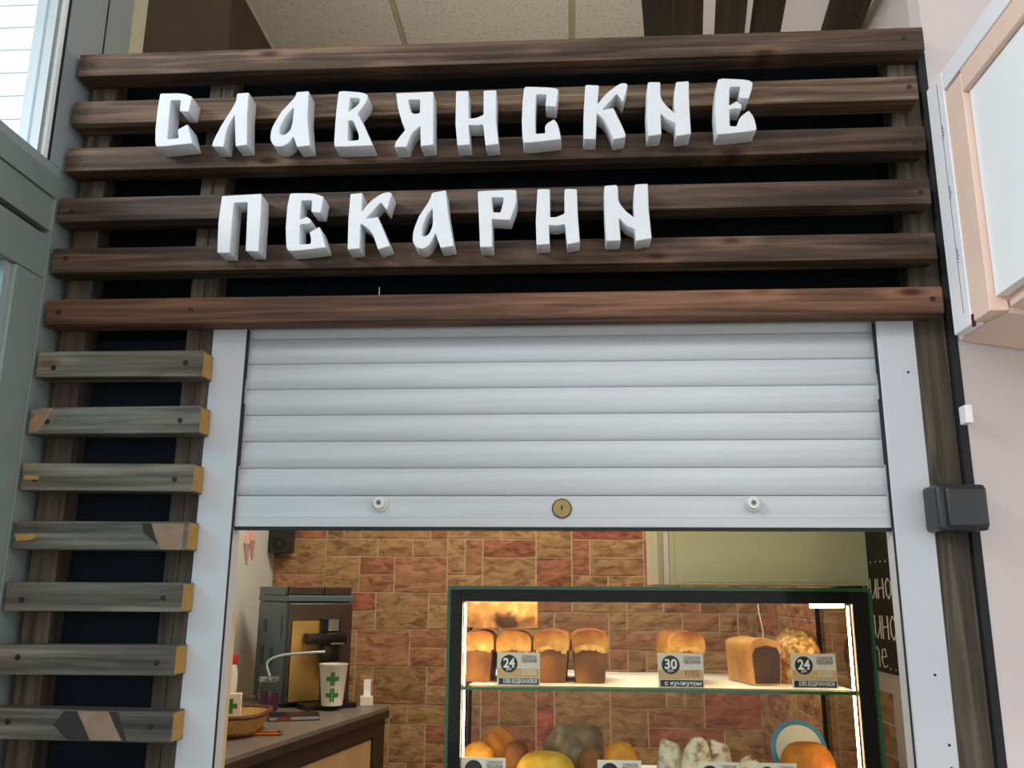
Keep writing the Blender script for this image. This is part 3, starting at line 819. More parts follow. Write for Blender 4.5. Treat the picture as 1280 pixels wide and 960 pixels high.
# ------------------------------------------------------------------ inside: display case
CY0, CY1 = 0.42, 0.80
CL, CR, CT = -0.249, 0.602, 1.612
dc = thing('display_case', ((CL+CR)/2, 0.61, 0), 'lit glass display case full of bread in the hatch', 'display case')
Geo().box(CL + 0.01, CR - 0.01, CY0 + 0.02, CY1, 0.0, 1.05).obj('base_cabinet', 'counter_door', dc)
Geo().box(CL + 0.004, CR - 0.004, CY0 + 0.004, CY1 - 0.004, 1.195, 1.209).obj('lower_shelf', 'paper_white', dc)
Geo().box(CL + 0.004, CR - 0.004, CY0 + 0.004, CY1 - 0.004, 1.052, 1.07).obj('base_shelf', 'case_dark', dc)
for x0, x1 in ((CL + 0.006, CL + 0.030), (CR - 0.036, CR - 0.006)):
    Geo().box(x0, x1, CY0 + 0.005, CY0 + 0.019, 1.07, CT - 0.006).obj('post', 'case_dark', dc, bevel=0.001, seg=1)
    Geo().box(x0 if x0 < 0 else x1 - 0.007, x0 + 0.007 if x0 < 0 else x1, CY1 - 0.020, CY1 - 0.005, 1.07, CT - 0.006).obj('rear_post', 'case_dark', dc, bevel=0.001, seg=1)
Geo().box(CL + 0.031, CR - 0.037, CY0 + 0.004, CY0 + 0.020, CT - 0.030, CT - 0.006).obj('top_rail', 'case_dark', dc, bevel=0.001, seg=1)
Geo().box(CL + 0.020, CR - 0.020, CY1 - 0.020, CY1 - 0.005, CT - 0.022, CT - 0.007).obj('rear_rail', 'case_dark', dc, bevel=0.001, seg=1)
tp = Geo().box(CL + 0.002, CR - 0.002, CY0 + 0.006, CY1, CT - 0.005, CT).obj('top_pane', 'pane_clear', dc)
Geo().box(CL, CR, CY0 - 0.0005, CY0 + 0.0055, CT - 0.006, CT + 0.001).obj('glass_edge', 'glass_edge', tp)
for x0, x1, e0, e1 in ((CL, CL + 0.005, CL - 0.001, CL + 0.0055), (CR - 0.005, CR, CR - 0.0055, CR + 0.001)):
    sp = Geo().box(x0, x1, CY0 + 0.006, CY1, 1.05, CT - 0.006).obj('side_pane', 'pane_case_side', dc)
    Geo().box(e0, e1, CY0 - 0.0005, CY0 + 0.0055, 1.05, CT - 0.0065).obj('glass_edge', 'glass_edge', sp)
Geo().box(CL + 0.006, CR - 0.006, CY0 + 0.0005, CY0 + 0.0038, 1.05, CT - 0.0065).obj('front_pane', 'pane_clear', dc)
SZ = 1.4135
sf = Geo().box(CL + 0.032, CR - 0.038, CY0 + 0.024, CY1 - 0.022, SZ - 0.006, SZ).obj('glass_shelf', 'pane_clear', dc)
Geo().box(CL + 0.032, CR - 0.038, CY0 + 0.0205, CY0 + 0.0238, SZ - 0.006, SZ).obj('glass_edge', 'glass_edge', sf)
# lamps: tubes down both front posts and a short one under the top at the right
for x in (CL + 0.0335, CR - 0.0395):
    Geo().box(x - 0.0015, x + 0.0015, CY0 + 0.0255, CY0 + 0.0325, SZ + 0.002, CT - 0.034).obj('lamp_tube', 'lamp_warm', dc)
    Geo().box(x - 0.0015, x + 0.0015, CY0 + 0.0255, CY0 + 0.0325, 1.212, SZ - 0.008).obj('lamp_tube', 'lamp_warm', dc)
Geo().tube([(0.49, 0.455, CT - 0.034), (0.557, 0.455, CT - 0.033)], 0.0045, 8).obj('lamp_tube', 'lamp_warm', dc)
Geo().tube([(CL + 0.06, 0.455, CT - 0.020), (0.42, 0.455, CT - 0.020)], 0.0045, 8).obj('lamp_tube', 'lamp_warm', dc)
w = Geo().tube([(0.435, 0.70, CT - 0.01), (0.437, 0.70, 1.56), (0.444, 0.70, 1.52), (0.442, 0.70, 1.47)], 0.0013, 6)
tag(w.obj('lamp_wire', 'print_white'), 'thin white wire hanging inside the display case', 'wire')

# wavy sheets of paper under the loaves
def paper(x0, x1, y0, y1, z, seed):
    g = Geo(); nx, ny = 36, 9; ph = seed
    top = []
    for j in range(ny):
        for i in range(nx):
            u, v = i/(nx-1), j/(ny-1)
            h = 0.0012 + 0.009*max(0, v - 0.55)*(0.7 + 0.5*math.sin(6*u + ph)) + 0.0015*(1 + math.sin(21*u + ph*2))*(0.2 + v*0.5)
            top.append((x0 + (x1-x0)*u, y0 + (y1-y0)*v, z + h))
    g.v = top[:]
    for j in range(ny-1):
        for i in range(nx-1):
            a = j*nx + i
            g.f.append((a, a+1, a+nx+1, a+nx)); g.m.append(0)
    o = g.obj('paper_sheet', 'paper_white', smooth=True)
    md = o.modifiers.new('thickness', 'SOLIDIFY'); md.thickness = 0.0006
    return o
tag(paper(-0.205, 0.560, 0.452, 0.765, SZ + 0.0006, 1.0), 'rumpled white paper lining the glass bread shelf', 'paper')

# ---- loaves
def loaf_rings(w, h, d, z0, dome, over, flare, n=16, seg=9, seed=0, round_end=0.012):
    """cross-sections along y of a tin loaf piece, from z0 up, width w at bottom flaring, domed by 'dome'"""
    rr = []
    for k in range(seg):
        t = k/(seg-1)
        y = d*t
        e = min(1.0, (min(t, 1-t)*d + 0.004)/max(round_end, 1e-6))
        sc = 0.90 + 0.10*math.sin(min(1, e)*math.pi/2)
        ring = []
        for i in range(n):
            u = i/(n-1)                       # over the top from left to right
            a = math.pi*(1-u)
            x = (w/2 + over)*math.cos(a)
            x = math.copysign(abs(x/(w/2+over))**0.72*(w/2+over), x)
            zz = h + dome*math.sin(a)**0.7
            ring.append((x*sc, y, z0 + (zz)*(0.97+0.03*sc)))
        wb = w*(1-flare)
        ring += [(wb/2*sc*(1 - 2*q/9), y, z0) for q in range(10)]
        nz = [(p[0]*(1+.05*noise.noise(Vector((p[0]*30+seed, p[1]*25, p[2]*30)))), p[1], p[2] + (0.004*noise.noise(Vector((p[0]*28+seed*3, p[1]*22, 5))) if p[2] > z0 + .01 else 0)) for p in ring]
        rr.append(nz)
    return rr
def tin_loaf(loc, rz, w, h, d, label, seed, side='bread_side', top='bread_top', split=True):
    t = thing('bread_loaf', loc, label, 'bread', 'loaves on the upper shelf', rz)
    hb = h*0.60
    Geo().rings(loaf_rings(w, hb, d, 0.0, h*0.10, 0.0, 0.16, seed=seed)).part('loaf_body', side, t, smooth=True)
    # the crust: a wider cap, its front lip broken where the loaf split in the oven
    cap = loaf_rings(w*1.06, h*0.13, d - 0.004, 0.0, h*0.29, 0.002, -0.02, seed=seed+5, round_end=0.02)
    cap = [[(p[0], p[1] - 0.003 + 0.004*noise.noise(Vector((p[0]*60+seed, p[2]*60, 1))), p[2] + hb*0.97 + (0.012*noise.noise(Vector((p[0]*70+seed*2.3, 3, 0))) + 0.006*math.cos(p[0]/w*3.0) if p[2] < 0.004 else 0.002*noise.noise(Vector((p[0]*45+seed*2, 3, 0))))) for p in r] for r in cap]
    Geo().rings(cap).part('crust', top, t, smooth=True)
    if split:
        g = Geo()
        n = 22
        up, lo = [], []
        for i in range(n):
            u = -0.44 + 0.88*i/(n-1)
            z = hb*0.96 + 0.010*math.cos(u*math.pi) + 0.006*noise.noise(Vector((u*13+seed, 2, 2)))
            up.append((u*w, -0.0030 + 0.002*noise.noise(Vector((u*17, seed, 4))), z + 0.007))
            lo.append((u*w*0.97, -0.0040, z - 0.003 - 0.007*abs(noise.noise(Vector((u*15, seed*1.7, 1))))))
        ring = up + lo[::-1]
        g.rings([ring, [(p[0], 0.004, p[2]) for p in ring]])
        g.part('split_crumb', 'bread_crack', t)
    return t
Y0 = 0.505
Z1 = SZ + 0.004
tin_loaf((-0.196, Y0, Z1), 0.0, 0.068, 0.103, 0.16, 'browned tin loaf at the left end of the glass shelf', 1)
tin_loaf((-0.118, Y0 + .004, Z1), 0.02, 0.072, 0.103, 0.16, 'golden tin loaf directly behind the leftmost price card', 2)
tin_loaf((-0.039, Y0 + .002, Z1), -0.02, 0.073, 0.105, 0.16, 'tin loaf third from the left on the glass shelf, right of the leftmost price card', 3)
tin_loaf((0.0425, Y0, Z1), 0.0, 0.073, 0.106, 0.16, 'golden tin loaf fourth from the left, with free shelf to its right', 4, side='bread_side')
# loaf lying on top of the two at the left
tl = thing('bread_loaf', (-0.148, 0.555, Z1 + 0.109), 'pale scorched loaf lying across the two leftmost loaves', 'bread', 'loaves on the upper shelf', math.pi/2)
rr = loaf_rings(0.072, 0.022, 0.158, 0.0, 0.038, 0.001, 0.14, seed=9, round_end=0.05, seg=15)
Geo().rings([[(p[0], p[1] - 0.079, p[2]) for p in r] for r in rr]).part('crust', 'bread_scorched', tl, smooth=True)
tin_loaf((0.247, Y0 + .01, Z1), 0.12, 0.072, 0.104, 0.15, 'golden loaf with a split top behind the price card reading 30', 6, side='bread_pale')
dl = thing('bread_loaf', (0.408, Y0 + 0.005, Z1), 'tin loaf with a dark scorched end, turned to show its pale side', 'bread', 'loaves on the upper shelf', 0.24)
Geo().rings(loaf_rings(0.070, 0.074, 0.13, 0.0, 0.018, 0.0, 0.14, seed=7)).part('crust', 'bread_pale', dl, smooth=True)
_e = [(-0.027, 0.003), (0.027, 0.003), (0.031, 0.060), (0.024, 0.074), (0.0, 0.079), (-0.024, 0.074), (-0.031, 0.060)]
Geo().rings([[(x, -0.0012, z) for x, z in _e], [(x*.96, 0.006, z*.97) for x, z in _e]]).part('scorched_end', 'bread_dark_end', dl)
def dome_bread(name, loc, rx, ry, h, label, mat, cat, group, seed=0, bump=0.06, n=28, m=9, flat=0.15):
    g = Geo(); rr = []
    for k in range(m):
        t = k/(m-1); a = t*math.pi/2
        r = math.cos(a)**0.55 if k < m-1 else 0.02
        z = flat*h + (1-flat)*h*math.sin(a)
        rr.append([(rx*r*math.cos(2*math.pi*i/n), ry*r*math.sin(2*math.pi*i/n), z) for i in range(n)])
    rr = [[(x*0.86/1.0, y*0.86, 0) for x, y, _ in rr[0]]] + rr
    rr = [[tuple(Vector(p)*(1 + bump*noise.noise(Vector(p)*26 + Vector((seed*3, 1, seed))))) for p in r] for r in rr]
    g.rings(rr)
    me = g.mesh(name, mat, smooth=True)
    o = bpy.data.objects.new(name, me); COL.objects.link(o); o.location = loc
    return tag(o, label, cat, group)
dome_bread('bread_loaf', (0.487, 0.585, Z1), 0.052, 0.060, 0.100, 'seeded round loaf behind the rightmost price card of the shelf', 'bread_seeded', 'bread', 'loaves on the upper shelf', 1, flat=0.4)
dome_bread('bread_loaf', (0.522, 0.705, Z1), 0.046, 0.052, 0.105, 'bright seeded loaf at the right end of the glass shelf by the lamp', 'bread_seeded', 'bread', 'loaves on the upper shelf', 2, flat=0.4)

# ---- price cards
def price_card(x0, x1, z0, z1, y, num, line2, line3, label, full=True):
    w, h = x1 - x0, z1 - z0
    t = thing('price_card', ((x0+x1)/2, y, z0), label, 'price card', 'price cards in the display case')
    Geo().box(-w/2, w/2, 0, 0.0012, 0, h).part('card', 'card_cream', t)
    Geo().box(-w/2 + 0.001, w/2 - 0.001, -0.0003, 0.0005, h*0.24, h*0.52).part('tan_band', 'card_tan', t)
    Geo().box(-w*0.46, w*0.48, -0.0005, 0.0005, h*0.03, h*0.22).part('black_band', 'card_black', t)
    Geo().disc_y(-w*0.22, h*0.66, w*0.20, -0.0005, 0.0005, 24).part('number_disc', 'card_black', t)
    text_part('price_number', num, h*0.40, 'print_white', t, -w*0.22, -0.0009, h*0.67, 0.0007, w*0.27)
    text_part('price_unit', 'руб.', h*0.12, 'print_white', t, -w*0.22, -0.0009, h*0.50, 0.0001, w*0.13)
    text_part('shop_name', 'СЛАВЯНСКИЕ', h*0.13, 'print_grey', t, w*0.25, -0.0004, h*0.86, 0.0001, w*0.36)
    text_part('shop_name', 'ПЕКАРНИ', h*0.15, 'print_grey', t, w*0.25, -0.0004, h*0.74, 0.0003, w*0.36)
    text_part('product_word', line2[0], h*0.22, line2[1], t, w*0.24, -0.0008, h*0.40, 0.0003, w*0.34)
    text_part('product_name', line3, h*0.17, 'print_white', t, w*0.04, -0.0009, h*0.125, 0.0002, w*0.80)
    return t
CYT = 0.447
CB = SZ + 0.003
price_card(-0.148, -0.061, CB, CB + 0.064, CYT, '24', ('ХЛЕБ', 'card_cream'), 'ХЛЕБ БЕЗДРОЖЖЕВОЙ', 'price card reading 24 on the glass shelf, before the leftmost loaves')
price_card(0.178, 0.269, CB, CB + 0.066, CYT, '30', ('ХЛЕБ', 'print_orange'), 'с кунжутом', 'price card reading 30, alone in the middle of the glass shelf')
price_card(0.443, 0.531, CB + .002, CB + 0.068, CYT, '24', ('ХЛЕБ', 'card_cream'), 'ХЛЕБ БЕЗДРОЖЖЕВОЙ', 'price card reading 24 at the right end of the glass shelf')
for x0, x1, lab in ((-0.218, -0.129, 'lower price card in front of the orange buns, leftmost'), (0.053, 0.139, 'lower price card in front of the round orange roll'),
                    (0.250, 0.330, 'lower price card in front of the powdered pastries, on their left'), (0.361, 0.440, 'lower price card between the pastries and the big golden loaf')):
    t = thing('price_card', ((x0+x1)/2, 0.444, 1.2135), lab, 'price card', 'price cards in the display case')
    w, h = x1 - x0, 0.0655
    Geo().box(-w/2, w/2, 0, 0.0012, 0, h).part('card', 'card_cream', t)
    Geo().disc_y(-w*0.22, h*0.66, w*0.20, -0.0005, 0.0005, 24).part('number_disc', 'card_black', t)
    text_part('shop_name', 'СЛАВЯНСКИЕ', h*0.13, 'print_grey', t, w*0.25, -0.0004, h*0.86, 0.0001, w*0.36)
    text_part('shop_name', 'ПЕКАРНИ', h*0.15, 'print_grey', t, w*0.25, -0.0004, h*0.74, 0.0003, w*0.36)

# ---- goods on the lower shelf
ZLo = 1.2095
GRP = 'baked goods on the lower shelf'
dome_bread('bun', (-0.196, 0.560, ZLo), 0.040, 0.040, 0.078, 'orange bun at the left end of the lower shelf', 'roll_orange', 'bun', GRP, 3, 0.12)
dome_bread('bun', (-0.158, 0.640, ZLo), 0.046, 0.045, 0.095, 'twisted golden bun behind the leftmost orange bun', 'roll_orange', 'bun', GRP, 4, 0.22)
dome_bread('bun', (-0.118, 0.590, ZLo), 0.030, 0.034, 0.080, 'dark brown bun left of the yellow pie', 'bread_side', 'bun', GRP, 5, 0.12)
dome_bread('pie', (-0.052, 0.540, ZLo), 0.066, 0.060, 0.066, 'smooth yellow round pie on the lower shelf', 'pie_yellow', 'pie', GRP, 6, 0.02)
dome_bread('wrapped_bread', (0.012, 0.690, ZLo), 0.068, 0.050, 0.100, 'greyish film-wrapped bread behind the yellow pie', 'bag_film', 'bread', GRP, 7, 0.28)
dome_bread('bun', (0.042, 0.570, ZLo), 0.030, 0.034, 0.070, 'brown bun between the yellow pie and the round orange roll', 'bread_side', 'bun', GRP, 8, 0.1)
dome_bread('bun', (0.104, 0.570, ZLo), 0.041, 0.042, 0.084, 'round orange roll in the middle of the lower shelf', 'roll_orange', 'bun', GRP, 9, 0.08)
for i, (x, y, r, h, lab) in enumerate(((0.212, 0.600, 0.029, 0.085, 'powdered white pastry at the left of the pastry pile'), (0.260, 0.555, 0.032, 0.098, 'powdered white pastry standing highest in the pile'),
                                   (0.312, 0.580, 0.031, 0.086, 'powdered white pastry at the right of the pile'), (0.362, 0.535, 0.026, 0.062, 'low powdered pastry next to the big golden loaf'))):
    dome_bread('pastry', (x, y, ZLo), r*1.05, r*0.95, h, lab, 'powder_white', 'pastry', GRP, 11 + i, 0.24)
dome_bread('bread_loaf', (0.486, 0.545, ZLo), 0.060, 0.056, 0.094, 'big golden round loaf before the blue-rimmed plate', 'roll_orange', 'bread', GRP, 20, 0.03)
pl = thing('plate', (0.500, 0.655, ZLo + 0.0005), 'blue-rimmed cream plate standing upright behind the golden loaf', 'plate')
pl.rotation_euler = (math.radians(-12), 0, 0)
Geo().disc_y(0, 0.061, 0.061, -0.004, 0.002, 40).part('rim', 'plate_blue', pl, bevel=0.002, seg=2, smooth=True)
Geo().disc_y(0, 0.061, 0.050, -0.0055, -0.003, 40).part('well', 'plate_cream', pl)

# ------------------------------------------------------------------ inside: green cabinet, chalkboard, speaker
cb = thing('wall_cabinet', (0.48, 1.0, 1.618), 'pale green glossy wall cabinet above the display case', 'cabinet')
Geo().box(0.252, RW - 0.001, 0.842, 1.18, 1.622, 2.3).obj('cabinet_body', 'cabinet_green', cb, bevel=0.002)
Geo().box(0.224, 0.2375, 0.850, 1.18, 1.622, 2.3).obj('side_strip', 'trim_beige', cb, bevel=0.001, seg=1)
Geo().box(0.238, 0.2515, 0.846, 1.18, 1.622, 2.3).obj('edge_strip', 'frame_white', cb, bevel=0.001, seg=1)
Geo().box(0.2655, RW - 0.004, 0.836, 0.8415, 1.628, 2.29).obj('door', 'cabinet_green', cb, bevel=0.0015, seg=1)

ch = thing('chalkboard', (RW - 0.01, 0.7, 1.40), 'black chalkboard menu with white handwriting on the right inner wall', 'chalkboard')
Geo().box(RW - 0.009, RW - 0.0005, 0.30, 1.12, 1.424, 2.2).obj('board', 'board_black', ch)
# handwriting: strokes as (along the wall towards the viewer, up), one unit = letter height
GLY = {
 'ч': ([[(0, 1), (0.02, .55), (.2, .45), (.45, .6)], [(.45, 1), (.45, 0)]], .62),
 'и': ([[(0, 1), (0, .15), (.15, 0), (.4, .5), (.45, 1)], [(.45, 1), (.45, 0)]], .62),
 'н': ([[(0, 1), (0, 0)], [(0, .5), (.42, .55)], [(.42, 1), (.42, 0)]], .60),
 'о': ([[(.2, 1), (.02, .7), (.05, .2), (.22, 0), (.42, .3), (.4, .8), (.2, 1)]], .58),
 'у': ([[(0, 1), (.1, .5), (.25, .45)], [(.42, 1), (.3, .3), (.1, -.3)]], .55),
 'т': ([[(0, 0), (0, .95)], [(0, .8), (.15, 1), (.27, .8), (.27, 0)], [(.27, .8), (.42, 1), (.55, .8), (.55, 0)]], .72),
 'е': ([[(.0, .5), (.38, .6), (.3, .95), (.1, .9), (.02, .4), (.15, .03), (.42, .15)]], .55),
 '.': ([[(0.05, 0.0), (0.07, 0.06)]], .36), ' ': ([], .35)}
def write(word, y_end, z, hgt, wid):
    """word ends (nearest the viewer) at y_end"""
    total = sum(GLY[c][1] for c in word)*wid
    y = y_end + total
    for c in word:
        st, adv = GLY[c]
        if st:
            g = Geo()
            for s in st:
                pts = [(RW - 0.0093, y - a*wid, z + b*hgt) for a, b in s]
                g.tube(pts, 0.0018, 6)
            g.obj('chalk_letter', 'chalk', ch)
        y -= adv*wid
write('чино .', 0.615, 1.592, 0.046, 0.084)
write('учино .', 0.605, 1.500, 0.053, 0.084)
write('тте....', 0.61, 1.434, 0.046, 0.090)
write('....', 0.68, 1.676, 0.047, 0.095)

sp = thing('speaker', (-1.184, 2.21, 1.745), 'small black speaker on the stone wall above the coffee machine', 'speaker')
Geo().box(-1.226, -1.143, 2.150, 2.228, 1.752, 1.900).obj('speaker_body', 'plastic_black', sp, bevel=0.006, seg=2, smooth=True)
for z, r in ((1.790, 0.027), (1.855, 0.020)):
    c = Geo().disc_y(-1.184, z, r, 2.1475, 2.152, 24).obj('speaker_cone', 'rubber_black', sp)
    Geo().disc_y(-1.184, z, r*0.45, 2.1460, 2.149, 16).obj('cone_cap', 'plastic_black', c)
g = thing('wall_print', (IW, 1.95, 1.70), 'faint red lettering strokes on the pale inner wall', 'print')
for dy, z0, z1 in ((0.0, 1.70, 1.85), (0.055, 1.72, 1.86)):
    Geo().tube([(IW + 0.0005, 1.93 + dy, z0), (IW + 0.0005, 1.90 + dy, (z0+z1)/2), (IW + 0.0005, 1.93 + dy, z1)], [0.006, 0.020, 0.005], 6).obj('red_stroke', 'chalk_red', g)

# ------------------------------------------------------------------ coffee counter along the left wall
KZ = 1.22
P0 = Vector((-0.803, 0.676)); P1 = Vector((-0.615, 1.70)); DIR = (P1-P0).normalized(); NRM = Vector((DIR.y, -DIR.x))
ct = thing('coffee_counter', (-0.95, 1.3, 0), 'dark-edged counter with a beige door under the coffee machine', 'counter')
far = [tuple(P1 + Vector((-0.008, 0.03))), tuple(P1 + Vector((-0.05, 0.06))), (IW + 0.001, 1.90)]
top = [tuple(P0)] + [tuple(P1)] + far + [(IW + 0.001, 0.90)]
Geo().prism(top, KZ - 0.012, KZ).obj('worktop', 'worktop', ct)
def inset(p, d): return tuple(Vector(p) - NRM*d)
e0, e1 = P0 + NRM*0.001, P1 + NRM*0.001
Geo().prism([tuple(e0), tuple(e1), tuple(e1 - NRM*0.02), tuple(e0 - NRM*0.02 + DIR*0.01)], KZ - 0.034, KZ - 0.0125).obj('worktop_edge', 'worktop_edge', ct)
def front(s0, s1, z0, z1, d0, d1, name, mat, par=ct, **kw):
    L = (P1-P0).length
    a, b = P0 + DIR*s0*L, P0 + DIR*s1*L
    return Geo().prism([tuple(a - NRM*d0), tuple(b - NRM*d0), tuple(b - NRM*d1), tuple(a - NRM*d1)], z0, z1).obj(name, mat, par, **kw)
front(0.24, 0.34, 0.0, KZ - 0.035, 0.012, 0.03, 'stile', 'worktop_edge')
front(0.34, 0.90, KZ - 0.085, KZ - 0.035, 0.012, 0.03, 'rail', 'worktop_edge')
front(0.90, 0.995, 0.0, KZ - 0.035, 0.012, 0.03, 'stile', 'worktop_edge')
dr = front(0.345, 0.895, 0.0, KZ - 0.090, 0.016, 0.03, 'door', 'counter_door')
front(0.38, 0.47, KZ - 0.125, KZ - 0.117, 0.004, 0.0155, 'handle', 'machine_black', dr)
Geo().prism([inset(P0 + DIR*0.26, 0.031), inset(P1 - DIR*0.01, 0.031), (IW + 0.01, 1.86), (IW + 0.01, 0.98)], 0.0, KZ - 0.036).obj('carcass', 'worktop_edge', ct)

# coffee machine, turned towards the till
cm = thing('coffee_machine', (-0.963, 1.816, KZ + 0.0005), 'bean-to-cup coffee machine with grey side and brass-coloured front', 'coffee machine', rz=math.radians(36))
W2, D2, HM = 0.118, 0.170, 0.395
Geo().box(-W2, W2, -D2 + 0.014, D2, 0.008, HM - 0.052).part('body', 'machine_grey', cm, bevel=0.008, seg=2, smooth=True)
Geo().box(-W2 + 0.01, W2 - 0.01, -D2 + 0.02, D2 - 0.01, 0.0, 0.0075).part('foot', 'machine_black', cm)
lid = Geo().box(-W2 - 0.002, W2 + 0.002, -D2 + 0.004, D2, HM - 0.051, HM - 0.030).part('top_deck', 'machine_grey', cm, bevel=0.004, seg=2)
Geo().box(-W2 + 0.006, 0.012, -D2 + 0.010, D2 - 0.02, HM - 0.0295, HM).part('hopper_lid', 'machine_brown', cm, bevel=0.004, seg=2)
Geo().box(0.014, W2 - 0.004, -D2 + 0.010, D2 - 0.02, HM - 0.0295, HM).part('hopper_lid', 'machine_brown', cm, bevel=0.004, seg=2)
Geo().box(-W2 - 0.003, -W2 + 0.006, -D2 + 0.03, D2 - 0.01, HM - 0.0295, HM).part('side_lid', 'machine_grey', cm, bevel=0.002, seg=1)
fp = Geo().box(-W2 + 0.001, W2 - 0.001, -D2 - 0.002, -D2 + 0.0135, 0.010, HM - 0.055).part('front_panel', 'machine_brown', cm, bevel=0.006, seg=3, smooth=True)
Geo().box(-W2 + 0.016, 0.006, -D2 - 0.008, -D2 - 0.0025, 0.018, HM - 0.115).part('brass_panel', 'machine_brass', cm, bevel=0.003, seg=2, smooth=True)
Geo().box(0.004, 0.074, -D2 - 0.006, -D2 - 0.0025, 0.02, 0.16).part('tray_recess', 'machine_brown', cm)
Geo().box(-0.062, W2 - 0.040, -D2 - 0.055, -D2 - 0.0085, 0.205, 0.240).part('spout_arm', 'machine_black', cm, bevel=0.005, seg=2, smooth=True)
Geo().box(-0.002, 0.058, -D2 - 0.046, -D2 - 0.0085, 0.1415, 0.204).part('spout', 'machine_black', cm, bevel=0.008, seg=2, smooth=True)
dh = Geo().box(-0.004, 0.066, -D2 - 0.020, -D2 - 0.0085, 0.2415, 0.290).part('display_frame', 'machine_black', cm, bevel=0.003)
Geo().box(0.022, 0.060, -D2 - 0.0212, -D2 - 0.0195, 0.246, 0.285).part('display', 'steel', dh)
Geo().box(0.02, 0.068, -D2 - 0.0565, -D2 - 0.0545, 0.203, 0.208).part('chrome_lip', 'steel', cm)
for y0, z0, ww, hh in ((0.06, 0.235, 0.03, 0.045), (0.075, 0.12, 0.035, 0.07), (-0.03, 0.12, 0.035, 0.065), (-0.12, 0.22, 0.015, 0.08)):
    Geo().box(-W2 - 0.0012, -W2 + 0.001, y0, y0 + ww, z0, z0 + hh).part('dark_reflection', 'machine_reflection', cm)  # dark squares painted on the side panel as reflections
Geo().box(-0.075, 0.105, -D2 - 0.105, -D2 - 0.009, 0.0, 0.016).part('drip_tray', 'machine_black', cm, bevel=0.003)

def cross_quads(parent, radius_at, zc, size, a0):
    """green cross wrapped round a cup"""
    s = size/3
    for i, k in ((0, 0), (1, 0), (-1, 0), (0, 1), (0, -1)):
        z0 = zc + (k-0.5)*s; z1 = z0 + s
        def pt(u, z, off): 
            r = radius_at(z) + off
            return (r*math.cos(a0 + u/radius_at(z)), r*math.sin(a0 + u/radius_at(z)), z)
        ring = []
        o_ = [pt((i-.5)*s, z0, .0006), pt((i+.5)*s, z0, .0006), pt((i+.5)*s, z1, .0006), pt((i-.5)*s, z1, .0006)]
        i_ = [pt((i-.5)*s, z0, -.0004), pt((i+.5)*s, z0, -.0004), pt((i+.5)*s, z1, -.0004), pt((i-.5)*s, z1, -.0004)]
        Geo().rings([i_, o_]).part('cross_square', 'cross_green', parent)
cup = thing('paper_cup', (-0.782, 1.578, KZ + 0.0165), 'white paper cup with green crosses under the coffee spout', 'cup')
ru = lambda z: 0.034 + 0.012*z/0.125
Geo().lathe([(0.034, 0), (0.046, 0.125), (0.0475, 0.127), (0.0475, 0.130), (0.045, 0.130), (0.033, 0.006)], 28).part('cup_wall', 'cup_white', cup, smooth=True)
for zc in (0.085, 0.034):
    cross_quads(cup, ru, zc, 0.042, -math.pi/2 - 0.05 + 0.27)

jar = thing('milk_jar', (-0.985, 1.545, KZ), 'glass jar of purple jam with a metal lid and hose to the machine', 'jar')
Geo().lathe([(0.030, 0), (0.034, 0.005), (0.034, 0.075), (0.028, 0.090)], 24).part('jar_glass', 'jar_glass', jar, smooth=True)
Geo().lathe([(0.028, 0.003), (0.031, 0.006), (0.031, 0.058)], 20).part('jam', 'jam_purple', jar, smooth=True)
Geo().lathe([(0.033, 0.0905), (0.034, 0.094), (0.034, 0.104), (0.030, 0.107)], 24).part('jar_lid', 'steel', jar, smooth=True)
hp = []
ctrl = [Vector((0.0, 0, 0.107)), Vector((-0.012, 0.0, 0.150)), Vector((0.03, 0.01, 0.172)), Vector((0.11, 0.03, 0.180)), Vector((0.172, 0.06, 0.183))]
for k in range(4):
    a, b, c, d = ctrl[max(k-1, 0)], ctrl[k], ctrl[k+1], ctrl[min(k+2, 4)]
    for q in range(5):
        t = q/5
        hp.append(0.5*((2*b) + (c-a)*t + (2*a-5*b+4*c-d)*t*t + (3*b-3*c+d-a)*t**3))
Geo().tube(hp, 0.0042, 8).part('hose', 'hose', jar, smooth=True)

bt = thing('sauce_bottle', (-1.105, 1.50, KZ), 'white bottle with a red cap beside the basket', 'bottle')
Geo().lathe([(0.026, 0), (0.027, 0.006), (0.027, 0.120), (0.022, 0.140), (0.020, 0.148)], 22).part('bottle_body', 'bottle_white', bt, smooth=True)
Geo().lathe([(0.0225, 0.1485), (0.0235, 0.151), (0.0235, 0.176), (0.020, 0.180)], 22).part('cap', 'cap_red', bt, smooth=True)

bk = thing('wicker_basket', (-0.945, 1.080, KZ), 'shallow tan wicker basket with dark rims on the counter', 'basket', rz=0.1)
def oval(rx, ry, z, n=30):
    return [(math.copysign(abs(math.cos(2*math.pi*i/n))**0.6, math.cos(2*math.pi*i/n))*rx, math.copysign(abs(math.sin(2*math.pi*i/n))**0.6, math.sin(2*math.pi*i/n))*ry, z) for i in range(n)]
Geo().rings([oval(.088, .105, .004), oval(.098, .117, .025), oval(.110, .130, .052), oval(.104, .124, .052), oval(.085, .10, .012)], closed_ends=True).part('weave', 'wicker', bk, smooth=True)
def rim(rx, ry, z, r):
    n = 36; g = Geo(); pts = oval(rx, ry, z, n)
    rings = []
    for i in range(n):
        p = Vector(pts[i]); d = (Vector(pts[(i+1) % n]) - Vector(pts[i-1])).normalized(); a = Vector((d.y, -d.x, 0)); u = Vector((0, 0, 1))
        rings.append([p + r*(math.cos(t)*a + math.sin(t)*u) for t in [k*math.pi/3 for k in range(6)]])
    g.rings(rings + [rings[0]], closed_ends=False)
    return g
rim(.110, .130, .054, .006).part('rim', 'wicker_rim', bk, smooth=True)
